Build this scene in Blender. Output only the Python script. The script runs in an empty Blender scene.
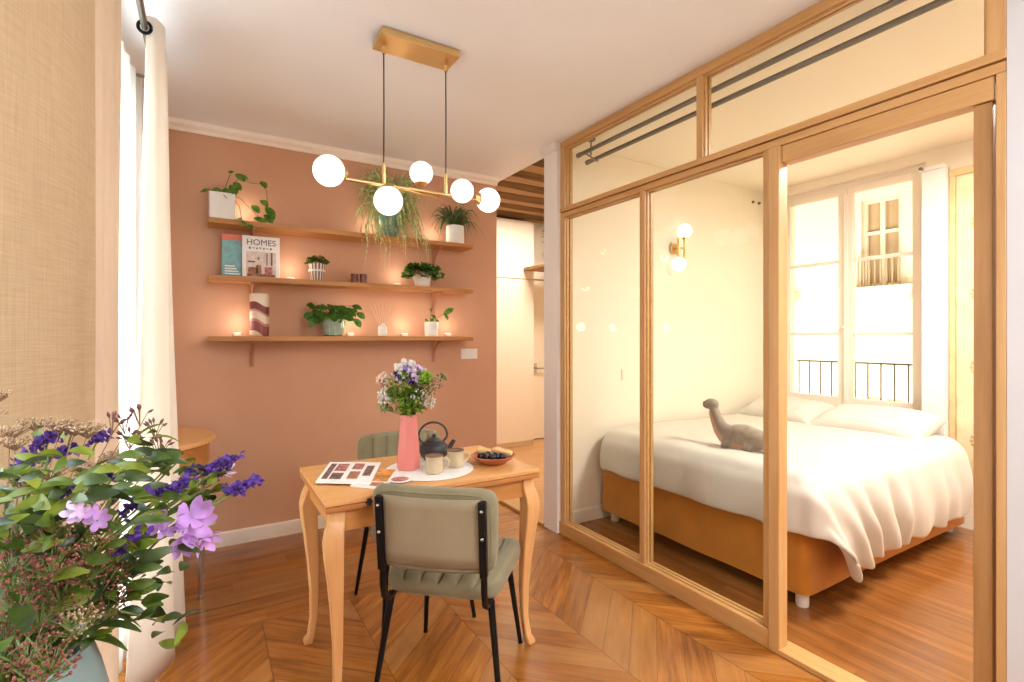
import bpy, bmesh, math, random
from mathutils import Vector, Matrix, noise
PI = math.pi
SC = bpy.context.scene
COL = SC.collection
random.seed(7)

# ------------------------------------------------------------------ helpers
def lin(c):
    return tuple((v/12.92 if v <= .04045 else ((v+.055)/1.055)**2.4) for v in (x/255. for x in c)) + (1.,)

class Nt:
    def __init__(s, name):
        s.m = bpy.data.materials.new(name); s.m.use_nodes = True
        s.t = s.m.node_tree; s.n = s.t.nodes; s.n.clear()
        s.out = s.n.new('ShaderNodeOutputMaterial')
        s.b = s.n.new('ShaderNodeBsdfPrincipled'); s.l(s.b.outputs[0], s.out.inputs[0])
    def l(s, a, b): s.t.links.new(a, b)
    def new(s, k, **kw):
        n = s.n.new(k)
        for a, v in kw.items(): setattr(n, a, v)
        return n
    def set(s, sock, v):
        if isinstance(v, bpy.types.NodeSocket): s.l(v, sock)
        else: sock.default_value = v
    def math(s, op, a, b=0., c=0.):
        n = s.new('ShaderNodeMath', operation=op)
        s.set(n.inputs[0], a); s.set(n.inputs[1], b); s.set(n.inputs[2], c)
        return n.outputs[0]
    def mixf(s, f, a, b):
        n = s.new('ShaderNodeMix', data_type='FLOAT'); s.set(n.inputs[0], f); s.set(n.inputs[2], a); s.set(n.inputs[3], b)
        return n.outputs[0]
    def mixc(s, f, a, b, mode='MIX'):
        n = s.new('ShaderNodeMix', data_type='RGBA', blend_type=mode); s.set(n.inputs[0], f); s.set(n.inputs[6], a); s.set(n.inputs[7], b)
        return n.outputs[2]
    def coord(s): return s.new('ShaderNodeTexCoord').outputs['Object']
    def noise(s, vec, scale, detail=3., rough=.55):
        n = s.new('ShaderNodeTexNoise'); s.l(vec, n.inputs['Vector']); n.inputs['Scale'].default_value = scale
        n.inputs['Detail'].default_value = detail; n.inputs['Roughness'].default_value = rough
        return n.outputs['Fac']
    def ramp(s, f, stops):
        n = s.new('ShaderNodeValToRGB'); s.l(f, n.inputs[0]); e = n.color_ramp.elements
        while len(e) < len(stops): e.new(.5)
        for i, (p, c) in enumerate(stops): e[i].position = p; e[i].color = c
        return n.outputs[0]
    def bump(s, h, strength=.3, dist=.01):
        n = s.new('ShaderNodeBump'); s.l(h, n.inputs['Height']); n.inputs['Strength'].default_value = strength
        n.inputs['Distance'].default_value = dist; s.l(n.outputs[0], s.b.inputs['Normal'])
    def P(s, **k):
        for a, v in k.items(): s.set(s.b.inputs[a.replace('_', ' ')], v)

def plain(name, c, rough=.6, metal=0., var=.06, scale=9., bump=0., bscale=60., spec=.5, sheen=0., trans=0.):
    m = Nt(name); co = m.coord(); f = m.noise(co, scale)
    base = lin(c); dk = tuple(x*(1-var*2) for x in base[:3])+(1,); lt = tuple(min(1, x*(1+var)) for x in base[:3])+(1,)
    m.P(Base_Color=m.ramp(f, [(.3, dk), (.7, lt)]), Roughness=rough, Metallic=metal)
    m.b.inputs['Specular IOR Level'].default_value = spec
    if sheen: m.b.inputs['Sheen Weight'].default_value = sheen
    if trans:
        tr = m.new('ShaderNodeBsdfTranslucent'); tr.inputs[0].default_value = lt
        mx = m.new('ShaderNodeMixShader'); mx.inputs[0].default_value = trans
        m.l(m.b.outputs[0], mx.inputs[1]); m.l(tr.outputs[0], mx.inputs[2]); m.l(mx.outputs[0], m.out.inputs[0])
    if bump: m.bump(m.noise(co, bscale, 4), bump, .004)
    return m.m

def wood(name, c1, c2, axis=0, rough=.42, scale=1., knots=False, bump=.08):
    m = Nt(name); co = m.coord(); mp = m.new('ShaderNodeMapping'); m.l(co, mp.inputs[0])
    sc = [22.*scale]*3; sc[axis] = 1.3*scale; mp.inputs['Scale'].default_value = sc
    f = m.noise(mp.outputs[0], 1.6, 5, .6); g = m.noise(mp.outputs[0], 7., 3, .6); k = m.noise(co, 2.2, 2)
    base = m.ramp(f, [(.25, lin(c2)), (.75, lin(c1))])
    base = m.mixc(m.math('MULTIPLY', g, .22), base, lin(c2)); base = m.mixc(m.math('MULTIPLY', k, .2), base, lin(c1))
    m.P(Base_Color=base, Roughness=rough); m.bump(g, bump, .002)
    return m.m

def emis(name, c, s):
    m = Nt(name); m.P(Base_Color=lin(c), Roughness=.3, Emission_Color=lin(c), Emission_Strength=s); return m.m

def glass(name, tint=(250, 252, 250), refl=1.45):
    m = Nt(name); m.n.remove(m.b)
    t = m.new('ShaderNodeBsdfTransparent'); t.inputs[0].default_value = lin(tint)
    g = m.new('ShaderNodeBsdfGlossy'); g.inputs['Roughness'].default_value = .0
    lw = m.new('ShaderNodeLayerWeight'); fr = m.math('ADD', .025, m.math('MULTIPLY', m.math('POWER', lw.outputs['Facing'], 5.), .9))
    mx = m.new('ShaderNodeMixShader'); m.l(fr, mx.inputs[0]); m.l(t.outputs[0], mx.inputs[1]); m.l(g.outputs[0], mx.inputs[2])
    m.l(mx.outputs[0], m.out.inputs[0]); return m.m

class MB:
    def __init__(s): s.bm = bmesh.new()
    def poly(s, vs, faces):
        v = [s.bm.verts.new(p) for p in vs]
        for f in faces:
            try: s.bm.faces.new([v[i] for i in f])
            except ValueError: pass
        return v
    def box(s, x0, x1, y0, y1, z0, z1, M=None):
        p = [Vector((x, y, z)) for z in (z0, z1) for x, y in ((x0, y0), (x1, y0), (x1, y1), (x0, y1))]
        if M: p = [M @ q for q in p]
        s.poly(p, [(3, 2, 1, 0), (4, 5, 6, 7), (0, 1, 5, 4), (1, 2, 6, 5), (2, 3, 7, 6), (3, 0, 4, 7)]); return s
    def tube(s, pts, rad, seg=12, cap=True, square=False, up=None):
        pts = [Vector(p) for p in pts]; n = len(pts)
        if not hasattr(rad, '__len__'): rad = [rad]*n
        rings = []; u = None
        for i, p in enumerate(pts):
            t = (pts[min(i+1, n-1)]-pts[max(i-1, 0)]).normalized()
            if u is None:
                a = Vector(up) if up else (Vector((0, 0, 1)) if abs(t.z) < .9 else Vector((1, 0, 0)))
                u = (a-t*a.dot(t)).normalized()
            else: u = (u-t*u.dot(t)).normalized()
            w = t.cross(u); r = rad[i]; ring = []
            for k in range(4 if square else seg):
                a = 2*PI*(k+(.5 if square else 0))/(4 if square else seg); rr = r*(1.4142 if square else 1)
                ring.append(s.bm.verts.new(p+u*math.cos(a)*rr+w*math.sin(a)*rr))
            rings.append(ring)
        m = len(rings[0])
        for a, b in zip(rings, rings[1:]):
            for k in range(m): s.bm.faces.new((a[k], a[(k+1) % m], b[(k+1) % m], b[k]))
        if cap: s.bm.faces.new(rings[0][::-1]); s.bm.faces.new(rings[-1])
        return s
    def lathe(s, prof, c=(0, 0, 0), seg=28, M=None, twist=0.):
        c = Vector(c); rings = []
        for r, z in prof:
            if r < 1e-5:
                q = Vector((0, 0, z)); q = (M @ q if M else q)+c; rings.append([s.bm.verts.new(q)]); continue
            ring = []
            for k in range(seg):
                a = 2*PI*k/seg+twist; q = Vector((r*math.cos(a), r*math.sin(a), z)); q = (M @ q if M else q)+c
                ring.append(s.bm.verts.new(q))
            rings.append(ring)
        for a, b in zip(rings, rings[1:]):
            if len(a) == 1 and len(b) == 1: continue
            for k in range(seg):
                j = (k+1) % seg
                if len(a) == 1: s.bm.faces.new((a[0], b[j], b[k]))
                elif len(b) == 1: s.bm.faces.new((a[k], a[j], b[0]))
                else: s.bm.faces.new((a[k], a[j], b[j], b[k]))
        if len(rings[0]) > 1: s.bm.faces.new(rings[0][::-1])
        if len(rings[-1]) > 1: s.bm.faces.new(rings[-1])
        return s
    def ball(s, c, r, seg=16, sc=(1, 1, 1), M=None):
        n = max(4, seg//2); q = Matrix.Diagonal(Vector(sc)).to_4x4()
        q = (M @ q) if M else q
        return s.lathe([(r*math.sin(PI*i/n) if 0 < i < n else 0, -r*math.cos(PI*i/n)) for i in range(n+1)], c, seg, q)
    def grid(s, fn, nu, nv, close=False):
        v = [[s.bm.verts.new(fn(i/nu, j/nv)) for j in range(nv+1)] for i in range(nu+1)]
        for i in range(nu):
            for j in range(nv): s.bm.faces.new((v[i][j], v[i+1][j], v[i+1][j+1], v[i][j+1]))
        return v
    def prism(s, pts, d0, d1, axis=1):
        """outline pts (a,b) extruded along axis"""
        def q(a, b, d): return {0: (d, a, b), 1: (a, d, b), 2: (a, b, d)}[axis]
        n = len(pts); v = [s.bm.verts.new(q(a, b, d0)) for a, b in pts]+[s.bm.verts.new(q(a, b, d1)) for a, b in pts]
        s.bm.faces.new(v[:n][::-1]); s.bm.faces.new(v[n:])
        for k in range(n): s.bm.faces.new((v[k], v[(k+1) % n], v[n+(k+1) % n], v[n+k]))
        return s
    def leaf(s, base, tip, w, up=(0, 0, 1), bend=.0, fold=.12, n=5, shape='leaf'):
        base = Vector(base); tip = Vector(tip); d = tip-base; L = d.length
        if L < 1e-6: return s
        t = d/L; u = Vector(up); sd = t.cross(u)
        if sd.length < 1e-4: sd = t.cross(Vector((1, 0, 0)))
        sd.normalize(); nn = sd.cross(t)
        rows = []
        for i in range(n+1):
            f = i/n
            ww = w*(math.sin(PI*min(1, (f*.93+.035)))**.8 if shape == 'leaf' else (1-f)**.55*(1 if f > .05 else .6)) * .5
            c = base+d*f+nn*bend*L*math.sin(PI*f)
            rows.append((c-sd*ww+nn*fold*ww*2, c, c+sd*ww+nn*fold*ww*2))
        vs = [[s.bm.verts.new(p) for p in r] for r in rows]
        for a, b in zip(vs, vs[1:]):
            s.bm.faces.new((a[0], a[1], b[1], b[0])); s.bm.faces.new((a[1], a[2], b[2], b[1]))
        return s
    def blade(s, pts, w):
        """long arching strap leaf along pts"""
        pts = [Vector(p) for p in pts]; n = len(pts)-1; vs = []
        roll = rnd(-1.1, 1.1); cr0, sr0 = math.cos(roll), math.sin(roll)
        for i, p in enumerate(pts):
            t = (pts[min(i+1, n)]-pts[max(i-1, 0)]).normalized(); sd = t.cross(Vector((0, 0, 1)))
            if sd.length < 1e-3: sd = Vector((1, 0, 0))
            sd.normalize(); nn = sd.cross(t); sd, nn = sd*cr0+nn*sr0, nn*cr0-sd*sr0; f = i/n; ww = w*.5*(min(1, .5+f*3))*(1-f**3)+.0004
            vs.append([s.bm.verts.new(q) for q in (p-sd*ww+nn*ww*.5, p, p+sd*ww+nn*ww*.5)])
        for a, b in zip(vs, vs[1:]):
            s.bm.faces.new((a[0], a[1], b[1], b[0])); s.bm.faces.new((a[1], a[2], b[2], b[1]))
        return s
    def go(s, name, m, parent=None, smooth=40, bev=0., solid=0., sub=0, recalc=True, kind=None, remesh=0., label=None):
        if recalc: bmesh.ops.recalc_face_normals(s.bm, faces=s.bm.faces)
        me = bpy.data.meshes.new(name); s.bm.to_mesh(me); s.bm.free()
        if smooth:
            me.polygons.foreach_set('use_smooth', [True]*len(me.polygons)); me.set_sharp_from_angle(angle=math.radians(smooth))
        for x in (m if isinstance(m, (list, tuple)) else [m]): me.materials.append(x)
        o = bpy.data.objects.new(name, me); COL.objects.link(o)
        if parent: o.parent = parent
        if remesh:
            r = o.modifiers.new('r', 'REMESH'); r.mode = 'VOXEL'; r.voxel_size = remesh; r.use_smooth_shade = True
            k = o.modifiers.new('s', 'SMOOTH'); k.factor = .6; k.iterations = 8
        if solid: k = o.modifiers.new('s', 'SOLIDIFY'); k.thickness = solid; k.offset = 0
        if bev: k = o.modifiers.new('b', 'BEVEL'); k.width = bev; k.segments = 2; k.limit_method = 'ANGLE'; k.angle_limit = math.radians(50); k.harden_normals = False
        if sub: k = o.modifiers.new('u', 'SUBSURF'); k.levels = sub; k.render_levels = sub
        if kind: o['kind'] = kind
        if label: o['label'] = label
        return o

def tag(o, label, cat, group=None):
    o['label'] = label; o['category'] = cat
    if group: o['group'] = group
    return o
def thing(name, label, cat, loc=(0, 0, 0), rz=0., group=None):
    o = bpy.data.objects.new(name, None); COL.objects.link(o); o.empty_display_size = .05
    o.location = loc; o.rotation_euler = (0, 0, rz); return tag(o, label, cat, group)
def dup(root, loc, rz, label=None):
    r = root.copy(); COL.objects.link(r); r.location = loc; r.rotation_euler = (0, 0, rz)
    if label: r['label'] = label
    for ch in [o for o in list(COL.objects) if o.parent == root]:
        c = ch.copy(); COL.objects.link(c); c.parent = r
        for g in [o for o in list(COL.objects) if o.parent == ch]:
            d = g.copy(); COL.objects.link(d); d.parent = c
    return r
def struct(name, mb, m, bev=0., parent=None):
    return mb.go(name, m, parent, smooth=30, bev=bev, kind=None if parent else 'structure')
def V(*a): return Vector(a)
def rnd(a, b): return random.uniform(a, b)

# ------------------------------------------------------------------ materials
def chevron():
    m = Nt('chevron_parquet'); co = m.coord(); sp = m.new('ShaderNodeSeparateXYZ'); m.l(co, sp.inputs[0]); x, y = sp.outputs[0], sp.outputs[1]
    M = m.math
    c = M('DIVIDE', M('SUBTRACT', x, .23), .40); col = M('FLOOR', c); fx = M('SUBTRACT', c, col)
    par = M('FLOORED_MODULO', col, 2.); s = M('SUBTRACT', 1., M('MULTIPLY', par, 2.))
    v = M('ADD', y, M('MULTIPLY', s, M('MULTIPLY', M('SUBTRACT', fx, .5), .38)))
    t1 = M('DIVIDE', v, .152)
    mask = M('GREATER_THAN', y, 2.62)
    t2 = M('DIVIDE', y, .125)
    t = m.mixf(mask, t1, t2); idx = M('FLOOR', t); f = M('SUBTRACT', t, idx)
    seg = M('FLOOR', M('ADD', M('DIVIDE', x, 1.1), M('MULTIPLY', idx, .37)))
    cell = m.mixf(mask, col, seg)
    cb = m.new('ShaderNodeCombineXYZ'); m.l(cell, cb.inputs[0]); m.l(idx, cb.inputs[1]); m.l(mask, cb.inputs[2])
    wn = m.new('ShaderNodeTexWhiteNoise', noise_dimensions='3D'); m.l(cb.outputs[0], wn.inputs[0]); r = wn.outputs[0]
    u1 = M('SUBTRACT', x, M('MULTIPLY', s, y)); w1 = M('ADD', y, M('MULTIPLY', s, x))
    u = m.mixf(mask, u1, x); w = m.mixf(mask, w1, y)
    gv = m.new('ShaderNodeCombineXYZ'); m.l(M('MULTIPLY', u, 1.6), gv.inputs[0]); m.l(M('MULTIPLY', w, 16.), gv.inputs[1]); m.l(M('MULTIPLY', r, 40.), gv.inputs[2])
    g = m.noise(gv.outputs[0], 1.4, 6, .62); g2 = m.noise(gv.outputs[0], 6., 4, .6)
    base = m.ramp(g, [(.22, lin((92, 46, 12))), (.5, lin((170, 102, 34))), (.8, lin((208, 142, 60)))])
    dark = m.mixc(m.math('MULTIPLY', r, .55), base, lin((120, 76, 36)))
    lite = m.mixc(m.math('MULTIPLY', M('GREATER_THAN', r, .72), .3), dark, lin((206, 148, 82)))
    bc = m.mixc(M('MULTIPLY', g2, .25), lite, lin((120, 66, 28)))
    e = M('MINIMUM', f, M('SUBTRACT', 1., f)); gap = M('LESS_THAN', e, .014)
    ex = M('MINIMUM', fx, M('SUBTRACT', 1., fx)); gx = M('MULTIPLY', M('LESS_THAN', ex, .006), M('SUBTRACT', 1., mask))
    gp = M('MAXIMUM', gap, gx)
    m.P(Base_Color=m.mixc(M('MULTIPLY', gp, .5), bc, lin((70, 36, 14))), Roughness=m.mixf(g, .30, .2))
    m.b.inputs['Coat Weight'].default_value = .25; m.b.inputs['Coat Roughness'].default_value = .12
    m.bump(M('SUBTRACT', M('MULTIPLY', g, .25), gp), .25, .003)
    return m.m
def planks(name, a, b, axis, width, rough):
    m = Nt(name); co = m.coord(); sp = m.new('ShaderNodeSeparateXYZ'); m.l(co, sp.inputs[0])
    x, y = (sp.outputs[0], sp.outputs[1]) if axis == 0 else (sp.outputs[1], sp.outputs[0]); M = m.math
    t = M('DIVIDE', y, width); idx = M('FLOOR', t); f = M('SUBTRACT', t, idx)
    seg = M('FLOOR', M('ADD', M('DIVIDE', x, 1.2), M('MULTIPLY', idx, .41)))
    cb = m.new('ShaderNodeCombineXYZ'); m.l(seg, cb.inputs[0]); m.l(idx, cb.inputs[1])
    wn = m.new('ShaderNodeTexWhiteNoise', noise_dimensions='3D'); m.l(cb.outputs[0], wn.inputs[0]); r = wn.outputs[0]
    gv = m.new('ShaderNodeCombineXYZ'); m.l(M('MULTIPLY', x, 1.6), gv.inputs[0]); m.l(M('MULTIPLY', y, 16.), gv.inputs[1]); m.l(M('MULTIPLY', r, 40.), gv.inputs[2])
    g = m.noise(gv.outputs[0], 1.3, 5, .6)
    bc = m.mixc(M('MULTIPLY', r, .3), m.ramp(g, [(.25, lin(b)), (.75, lin(a))]), lin(b))
    e = M('MINIMUM', f, M('SUBTRACT', 1., f)); gap = M('LESS_THAN', e, .012)
    m.P(Base_Color=m.mixc(M('MULTIPLY', gap, .6), bc, lin((90, 50, 22))), Roughness=rough); m.bump(M('SUBTRACT', g, gap), .1, .002)
    return m.m
def linen(name, c, c2, trans, scale=1., slub=.6):
    m = Nt(name); co = m.coord()
    def str_(sx):
        mp = m.new('ShaderNodeMapping'); m.l(co, mp.inputs[0]); mp.inputs['Scale'].default_value = sx; return m.noise(mp.outputs[0], 1., 4, .65)
    a = str_((420*scale, 420*scale, 10*scale)); b = str_((14*scale, 14*scale, 420*scale)); k = str_((7, 7, 4))
    f = m.math('ADD', m.math('MULTIPLY', a, .5), m.math('MULTIPLY', b, .5))
    col = m.ramp(f, [(.5-slub*.4, lin(c2)), (.5+slub*.4, lin(c))]); col = m.mixc(m.math('MULTIPLY', k, .15), col, lin(c2))
    m.P(Base_Color=col, Roughness=.9); m.bump(f, .25, .002)
    tr = m.new('ShaderNodeBsdfTranslucent'); m.l(col, tr.inputs[0]); mx = m.new('ShaderNodeMixShader'); mx.inputs[0].default_value = trans
    m.l(m.b.outputs[0], mx.inputs[1]); m.l(tr.outputs[0], mx.inputs[2]); m.l(mx.outputs[0], m.out.inputs[0])
    return m.m
def wavy():
    m = Nt('wavy_ceramic'); co = m.coord(); sp = m.new('ShaderNodeSeparateXYZ'); m.l(co, sp.inputs[0]); M = m.math
    z = M('ADD', sp.outputs[2], M('MULTIPLY', M('SINE', M('MULTIPLY', sp.outputs[0], 40.)), .018))
    z = M('ADD', z, M('MULTIPLY', m.noise(co, 9., 1), .02))
    c = m.ramp(M('DIVIDE', z, .28), [(0, lin((120, 62, 62))), (.27, lin((120, 62, 62)))])
    n = m.new('ShaderNodeValToRGB'); n.color_ramp.interpolation = 'CONSTANT'; m.l(M('DIVIDE', z, .27), n.inputs[0]); e = n.color_ramp.elements
    st = [(0, (226, 200, 180)), (.1, (140, 74, 70)), (.32, (190, 130, 115)), (.38, (232, 212, 190)), (.55, (200, 150, 130)), (.6, (128, 66, 66)), (.78, (236, 224, 200))]
    while len(e) < len(st): e.new(.5)
    for i, (p, q) in enumerate(st): e[i].position = p; e[i].color = lin(q)
    m.P(Base_Color=n.outputs[0], Roughness=.55); return m.m
def leafmat(name, c, c2, trans=.25, scale=30., stripe=False):
    m = Nt(name); co = m.coord(); f = m.noise(co, scale, 3)
    col = m.ramp(f, [(.35, lin(c2)), (.65, lin(c))]); m.P(Base_Color=col, Roughness=.42)
    tr = m.new('ShaderNodeBsdfTranslucent'); m.l(col, tr.inputs[0]); mx = m.new('ShaderNodeMixShader'); mx.inputs[0].default_value = trans
    m.l(m.b.outputs[0], mx.inputs[1]); m.l(tr.outputs[0], mx.inputs[2]); m.l(mx.outputs[0], m.out.inputs[0]); return m.m

M_floor = chevron()
M_bfloor = planks('bedroom_planks', (168, 110, 56), (118, 70, 32), 1, .14, .17)
M_hfloor = planks('hall_planks', (214, 164, 108), (186, 134, 82), 0, .12, .3)
M_pink = plain('terracotta_paint', (203, 154, 122), .75, var=.02, scale=3, bump=.05, bscale=120)
M_white = plain('white_paint', (236, 230, 225), .7, var=.01, scale=2)
M_ceil = plain('ceiling_paint', (240, 241, 243), .55, var=.015, scale=1.5)
M_cream = plain('cream_paint', (242, 230, 210), .6, var=.01, scale=2)
M_creamdoor = plain('cream_lacquer', (243, 226, 200), .4, var=.01, scale=2)
M_trim = plain('trim_white', (240, 228, 214), .45, var=.01)
M_grey = plain('pale_grey_paint', (206, 203, 203), .7, var=.01)
M_oakz = wood('oak_vertical', (212, 168, 112), (184, 136, 80), 2)
M_oaky = wood('oak_rail', (210, 164, 106), (182, 132, 74), 1)
M_oakd = wood('oak_dark_vertical', (184, 138, 84), (154, 108, 60), 2)
M_shelf = wood('shelf_wood', (200, 142, 70), (160, 98, 42), 0)
M_table = wood('table_beech', (228, 172, 108), (206, 146, 84), 0, .38)
M_tleg = wood('table_leg_beech', (230, 178, 118), (210, 152, 94), 2, .4)
M_apron = wood('table_apron', (208, 146, 80), (186, 124, 62), 0, .4)
M_edge = wood('table_edge', (190, 128, 66), (168, 106, 50), 0, .4)
M_beam = wood('beam_wood', (196, 152, 100), (120, 82, 48), 0, .7, .7)
M_beamd = wood('ceiling_board', (104, 68, 36), (66, 42, 22), 0, .8)
M_brass = plain('brushed_brass', (222, 190, 132), .28, 1., var=.03)
M_black = plain('black_metal', (22, 20, 20), .38, .6, var=.02)
M_cable = plain('black_cable', (46, 42, 40), .6, 0)
M_steel = plain('grey_metal', (128, 122, 114), .4, .8, var=.03)
M_chrome = plain('chrome', (200, 196, 190), .2, 1.)
M_velvet = plain('sage_velvet', (134, 126, 98), .75, var=.12, scale=7, sheen=.2, spec=.2)
M_velvetb = plain('sage_velvet_back', (156, 142, 114), .75, var=.08, scale=5, sheen=.2, spec=.2)
M_linen = linen('beige_linen', (208, 184, 148), (172, 146, 112), .07)
M_cotton = linen('cream_curtain', (246, 240, 232), (234, 224, 212), .35, 1., .8)
M_sheer = linen('sheer_curtain', (252, 250, 246), (244, 240, 236), .75, 1., .8)
M_glass = glass('pane_glass'); M_winglass = glass('window_glass')
M_globe = emis('opal_globe_lit', (255, 250, 242), .9)
M_duvet = plain('white_cotton', (212, 204, 192), .85, var=.015, bump=.06, bscale=18, sheen=.2, spec=.2)
M_skirt = plain('ochre_fabric', (190, 120, 34), .7, var=.06, scale=6, sheen=.2, spec=.3)
M_soil = plain('soil', (60, 42, 30), .95, var=.2, scale=60)
M_ceramic = plain('white_ceramic', (232, 228, 220), .3, var=.02)
M_sage = plain('teal_grey_glaze', (118, 136, 134), .45, var=.06, scale=12)
M_tealpot = plain('teal_pot', (116, 158, 148), .4, var=.04)
M_pinkvase = plain('pink_ceramic', (220, 128, 120), .5, var=.03)
M_iron = plain('cast_iron', (62, 56, 58), .5, .3, var=.1, scale=40, bump=.2, bscale=160)
M_mug = plain('cream_stoneware', (202, 184, 150), .4, var=.08, scale=22)
M_mugrim = plain('brown_glaze', (122, 92, 70), .4, var=.1)
M_terra = plain('terracotta_glaze', (190, 112, 76), .35, var=.08, scale=20)
M_berry = plain('dark_berry', (26, 26, 40), .25, var=.1)
M_bread = plain('pastry', (232, 190, 130), .8, var=.08, scale=40, bump=.3)
M_paper = plain('white_paper', (244, 242, 240), .5, var=.01)
M_leafD = leafmat('dark_green_leaf', (84, 134, 48), (42, 88, 28))
M_leafL = leafmat('light_green_leaf', (140, 168, 52), (84, 128, 34), .35)
M_leafM = leafmat('mid_green_leaf', (104, 148, 48), (52, 96, 28), .3)
M_leafV = leafmat('variegated_leaf', (206, 214, 150), (70, 116, 48), .3, 55)
M_spider = leafmat('spider_leaf', (232, 232, 178), (140, 168, 84), .3, 40)
M_grass = leafmat('grassy_leaf', (120, 138, 84), (64, 92, 52), .25, 30)
M_stem = plain('plant_stem', (104, 118, 50), .6, var=.1)
M_brown = plain('dry_stem', (132, 98, 66), .8, var=.1)
M_purple = plain('purple_petal', (92, 54, 142), .7, var=.25, scale=80, trans=.2)
M_violet = plain('violet_petal', (146, 122, 206), .7, var=.15, scale=60, trans=.25)
M_lilac = plain('lilac_petal', (206, 160, 222), .6, var=.2, scale=50, trans=.35)
M_lilacp = plain('pale_lilac_petal', (232, 206, 236), .6, var=.12, scale=50, trans=.35)
M_whitef = plain('white_petal', (240, 232, 226), .7, var=.06, scale=50, trans=.3)
M_tan = plain('dried_tan_flower', (178, 148, 116), .9, var=.2, scale=90)
M_rose = plain('dried_rose_flower', (150, 88, 74), .9, var=.25, scale=90, trans=.2)
M_bud = plain('brown_bud', (116, 72, 66), .8, var=.2, scale=90)
M_dino = plain('grey_plush', (158, 142, 126), .95, var=.12, scale=30, bump=.6, bscale=220, sheen=.4, spec=.1)
M_dinob = plain('pink_plush', (214, 168, 142), .95, var=.06, scale=30, bump=.6, bscale=220, sheen=.4, spec=.1)
M_ext = plain('facade_plaster', (206, 184, 150), .9, var=.03)
M_extg = plain('facade_recess', (160, 128, 88), .8, var=.03)
M_rail = plain('iron_railing', (120, 104, 86), .6, .3)

# ------------------------------------------------------------------ setting
XL, XP, YB, YF, ZC, ZB = -.33, 2.09, 3.70, -1.6, 2.63, 2.67
struct('floor', MB().box(XL-.3, 2.10, YF-.1, YB+.02, -.06, 0), M_floor)
struct('floor_hall', MB().box(2.101, 4.7, 2.895, 5.62, -.06, 0).box(1.4, 2.101, YB+.02, 5.62, -.06, 0), M_hfloor)
struct('floor_bedroom', MB().box(2.101, 4.85, -1.1, 2.894, -.06, 0), M_bfloor)
struct('ceiling', MB().box(XL-.3, 2.13, YF-.1, YB+.1, ZC, ZC+.3), M_ceil)
struct('ceiling_bedroom', MB().box(2.131, 4.85, -1.1, 2.93, ZB, ZB+.2), M_cream)
struct('wall_back', MB().box(XL-.3, 2.085, YB, YB+.1, 0, ZC), M_pink)
# left wall with two french windows
w = MB(); LX = XL-.28
for y0, y1 in ((YF-.1, .5), (2.72, YB)): w.box(LX, XL, y0, y1, 0, ZC)
for y0, y1 in ((.5, 2.72),): w.box(LX, XL, y0, y1, 2.5, ZC).box(LX, XL, y0, y1, 0, .04)
struct('wall_left', w, M_white)
struct('wall_front', MB().box(XL, 2.05, YF-.1, YF, 0, ZC), M_grey)
struct('wall_right', MB().box(2.055, 2.16, YF, .5405, 0, ZC), M_grey)
struct('wall_bedroom_front', MB().box(2.16, 4.85, -1.1, -1.0, 0, ZB), M_cream)
struct('wall_bedroom_back', MB().box(2.13, 4.5, 2.86, 2.93, 0, ZB+.25), M_cream)
p = MB().box(2.03, 2.13, 2.776, 2.928, 0, ZC)
struct('wall_pillar', p, M_white)
struct('trim_1', MB().prism([(2.776, 2.575), (2.934, 2.575), (2.95, 2.60), (2.955, 2.63), (2.776, 2.63)], 2.012, 2.03, 0), M_white)
# cornice and baseboards
cor = [(YB, 2.575), (YB-.012, 2.575), (YB-.018, 2.592), (YB-.04, 2.606), (YB-.05, 2.63), (YB, 2.63)]
struct('trim_2', MB().prism(cor, XL, 2.085, 0), M_trim)
bb = [(YB, 0), (YB-.014, 0), (YB-.014, .082), (YB-.008, .09), (YB, .09)]
struct('baseboard_back', MB().prism(bb, XL, 2.085, 0), M_trim)
struct('baseboard_bedroom', MB().prism([(2.86, 0), (2.846, 0), (2.846, .085), (2.852, .095), (2.86, .095)], 2.13, 4.5, 0), M_cream)
# wood strip at the foot of the opening between room and hall
struct('trim_3', MB().box(2.02, 2.13, 2.93, YB, 0, .02), M_oaky)
# hall
struct('wall_hall_back', MB().box(1.4, 4.7, 5.52, 5.62, 0, 2.95), M_cream)
struct('wall_hall_right', MB().box(4.7, 4.8, 2.93, 5.62, 0, 2.95), M_cream)
struct('wall_hall_left', MB().box(1.3, 1.4, YB+.1, 5.62, 0, 2.95), M_cream)
struct('wall_hall_front', MB().box(4.5, 4.7, 2.86, 2.93, 0, 2.95), M_cream)
struct('ceiling_hall', MB().box(1.3, 4.8, 2.93, 5.62, 2.95, 3.0), M_beamd)
for i in range(8):
    y = 3.06+i*.335
    w = MB().grid and MB()
    n = 14
    def bf(x, s): return .012*noise.noise(V(x*1.7, s*5+i*3.1, 0))
    xs = [2.135+k*(4.69-2.135)/n for k in range(n+1)] if y < YB+.1 else [1.41+k*(4.69-1.41)/n for k in range(n+1)]
    rows = [[V(x, y-.07+bf(x, 0), 2.95), V(x, y-.065+bf(x, 1), 2.79+bf(x, 2)), V(x, y+.065+bf(x, 3), 2.79+bf(x, 4)), V(x, y+.07+bf(x, 5), 2.95)] for x in xs]
    vs = [[w.bm.verts.new(q) for q in r] for r in rows]
    for a, b in zip(vs, vs[1:]):
        for k in range(4): w.bm.faces.new((a[k], a[(k+1) % 4], b[(k+1) % 4], b[k]))
    w.bm.faces.new(vs[0]); w.bm.faces.new(vs[-1][::-1])
    struct('trim_%d' % (10+i), w, M_beam)

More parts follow.
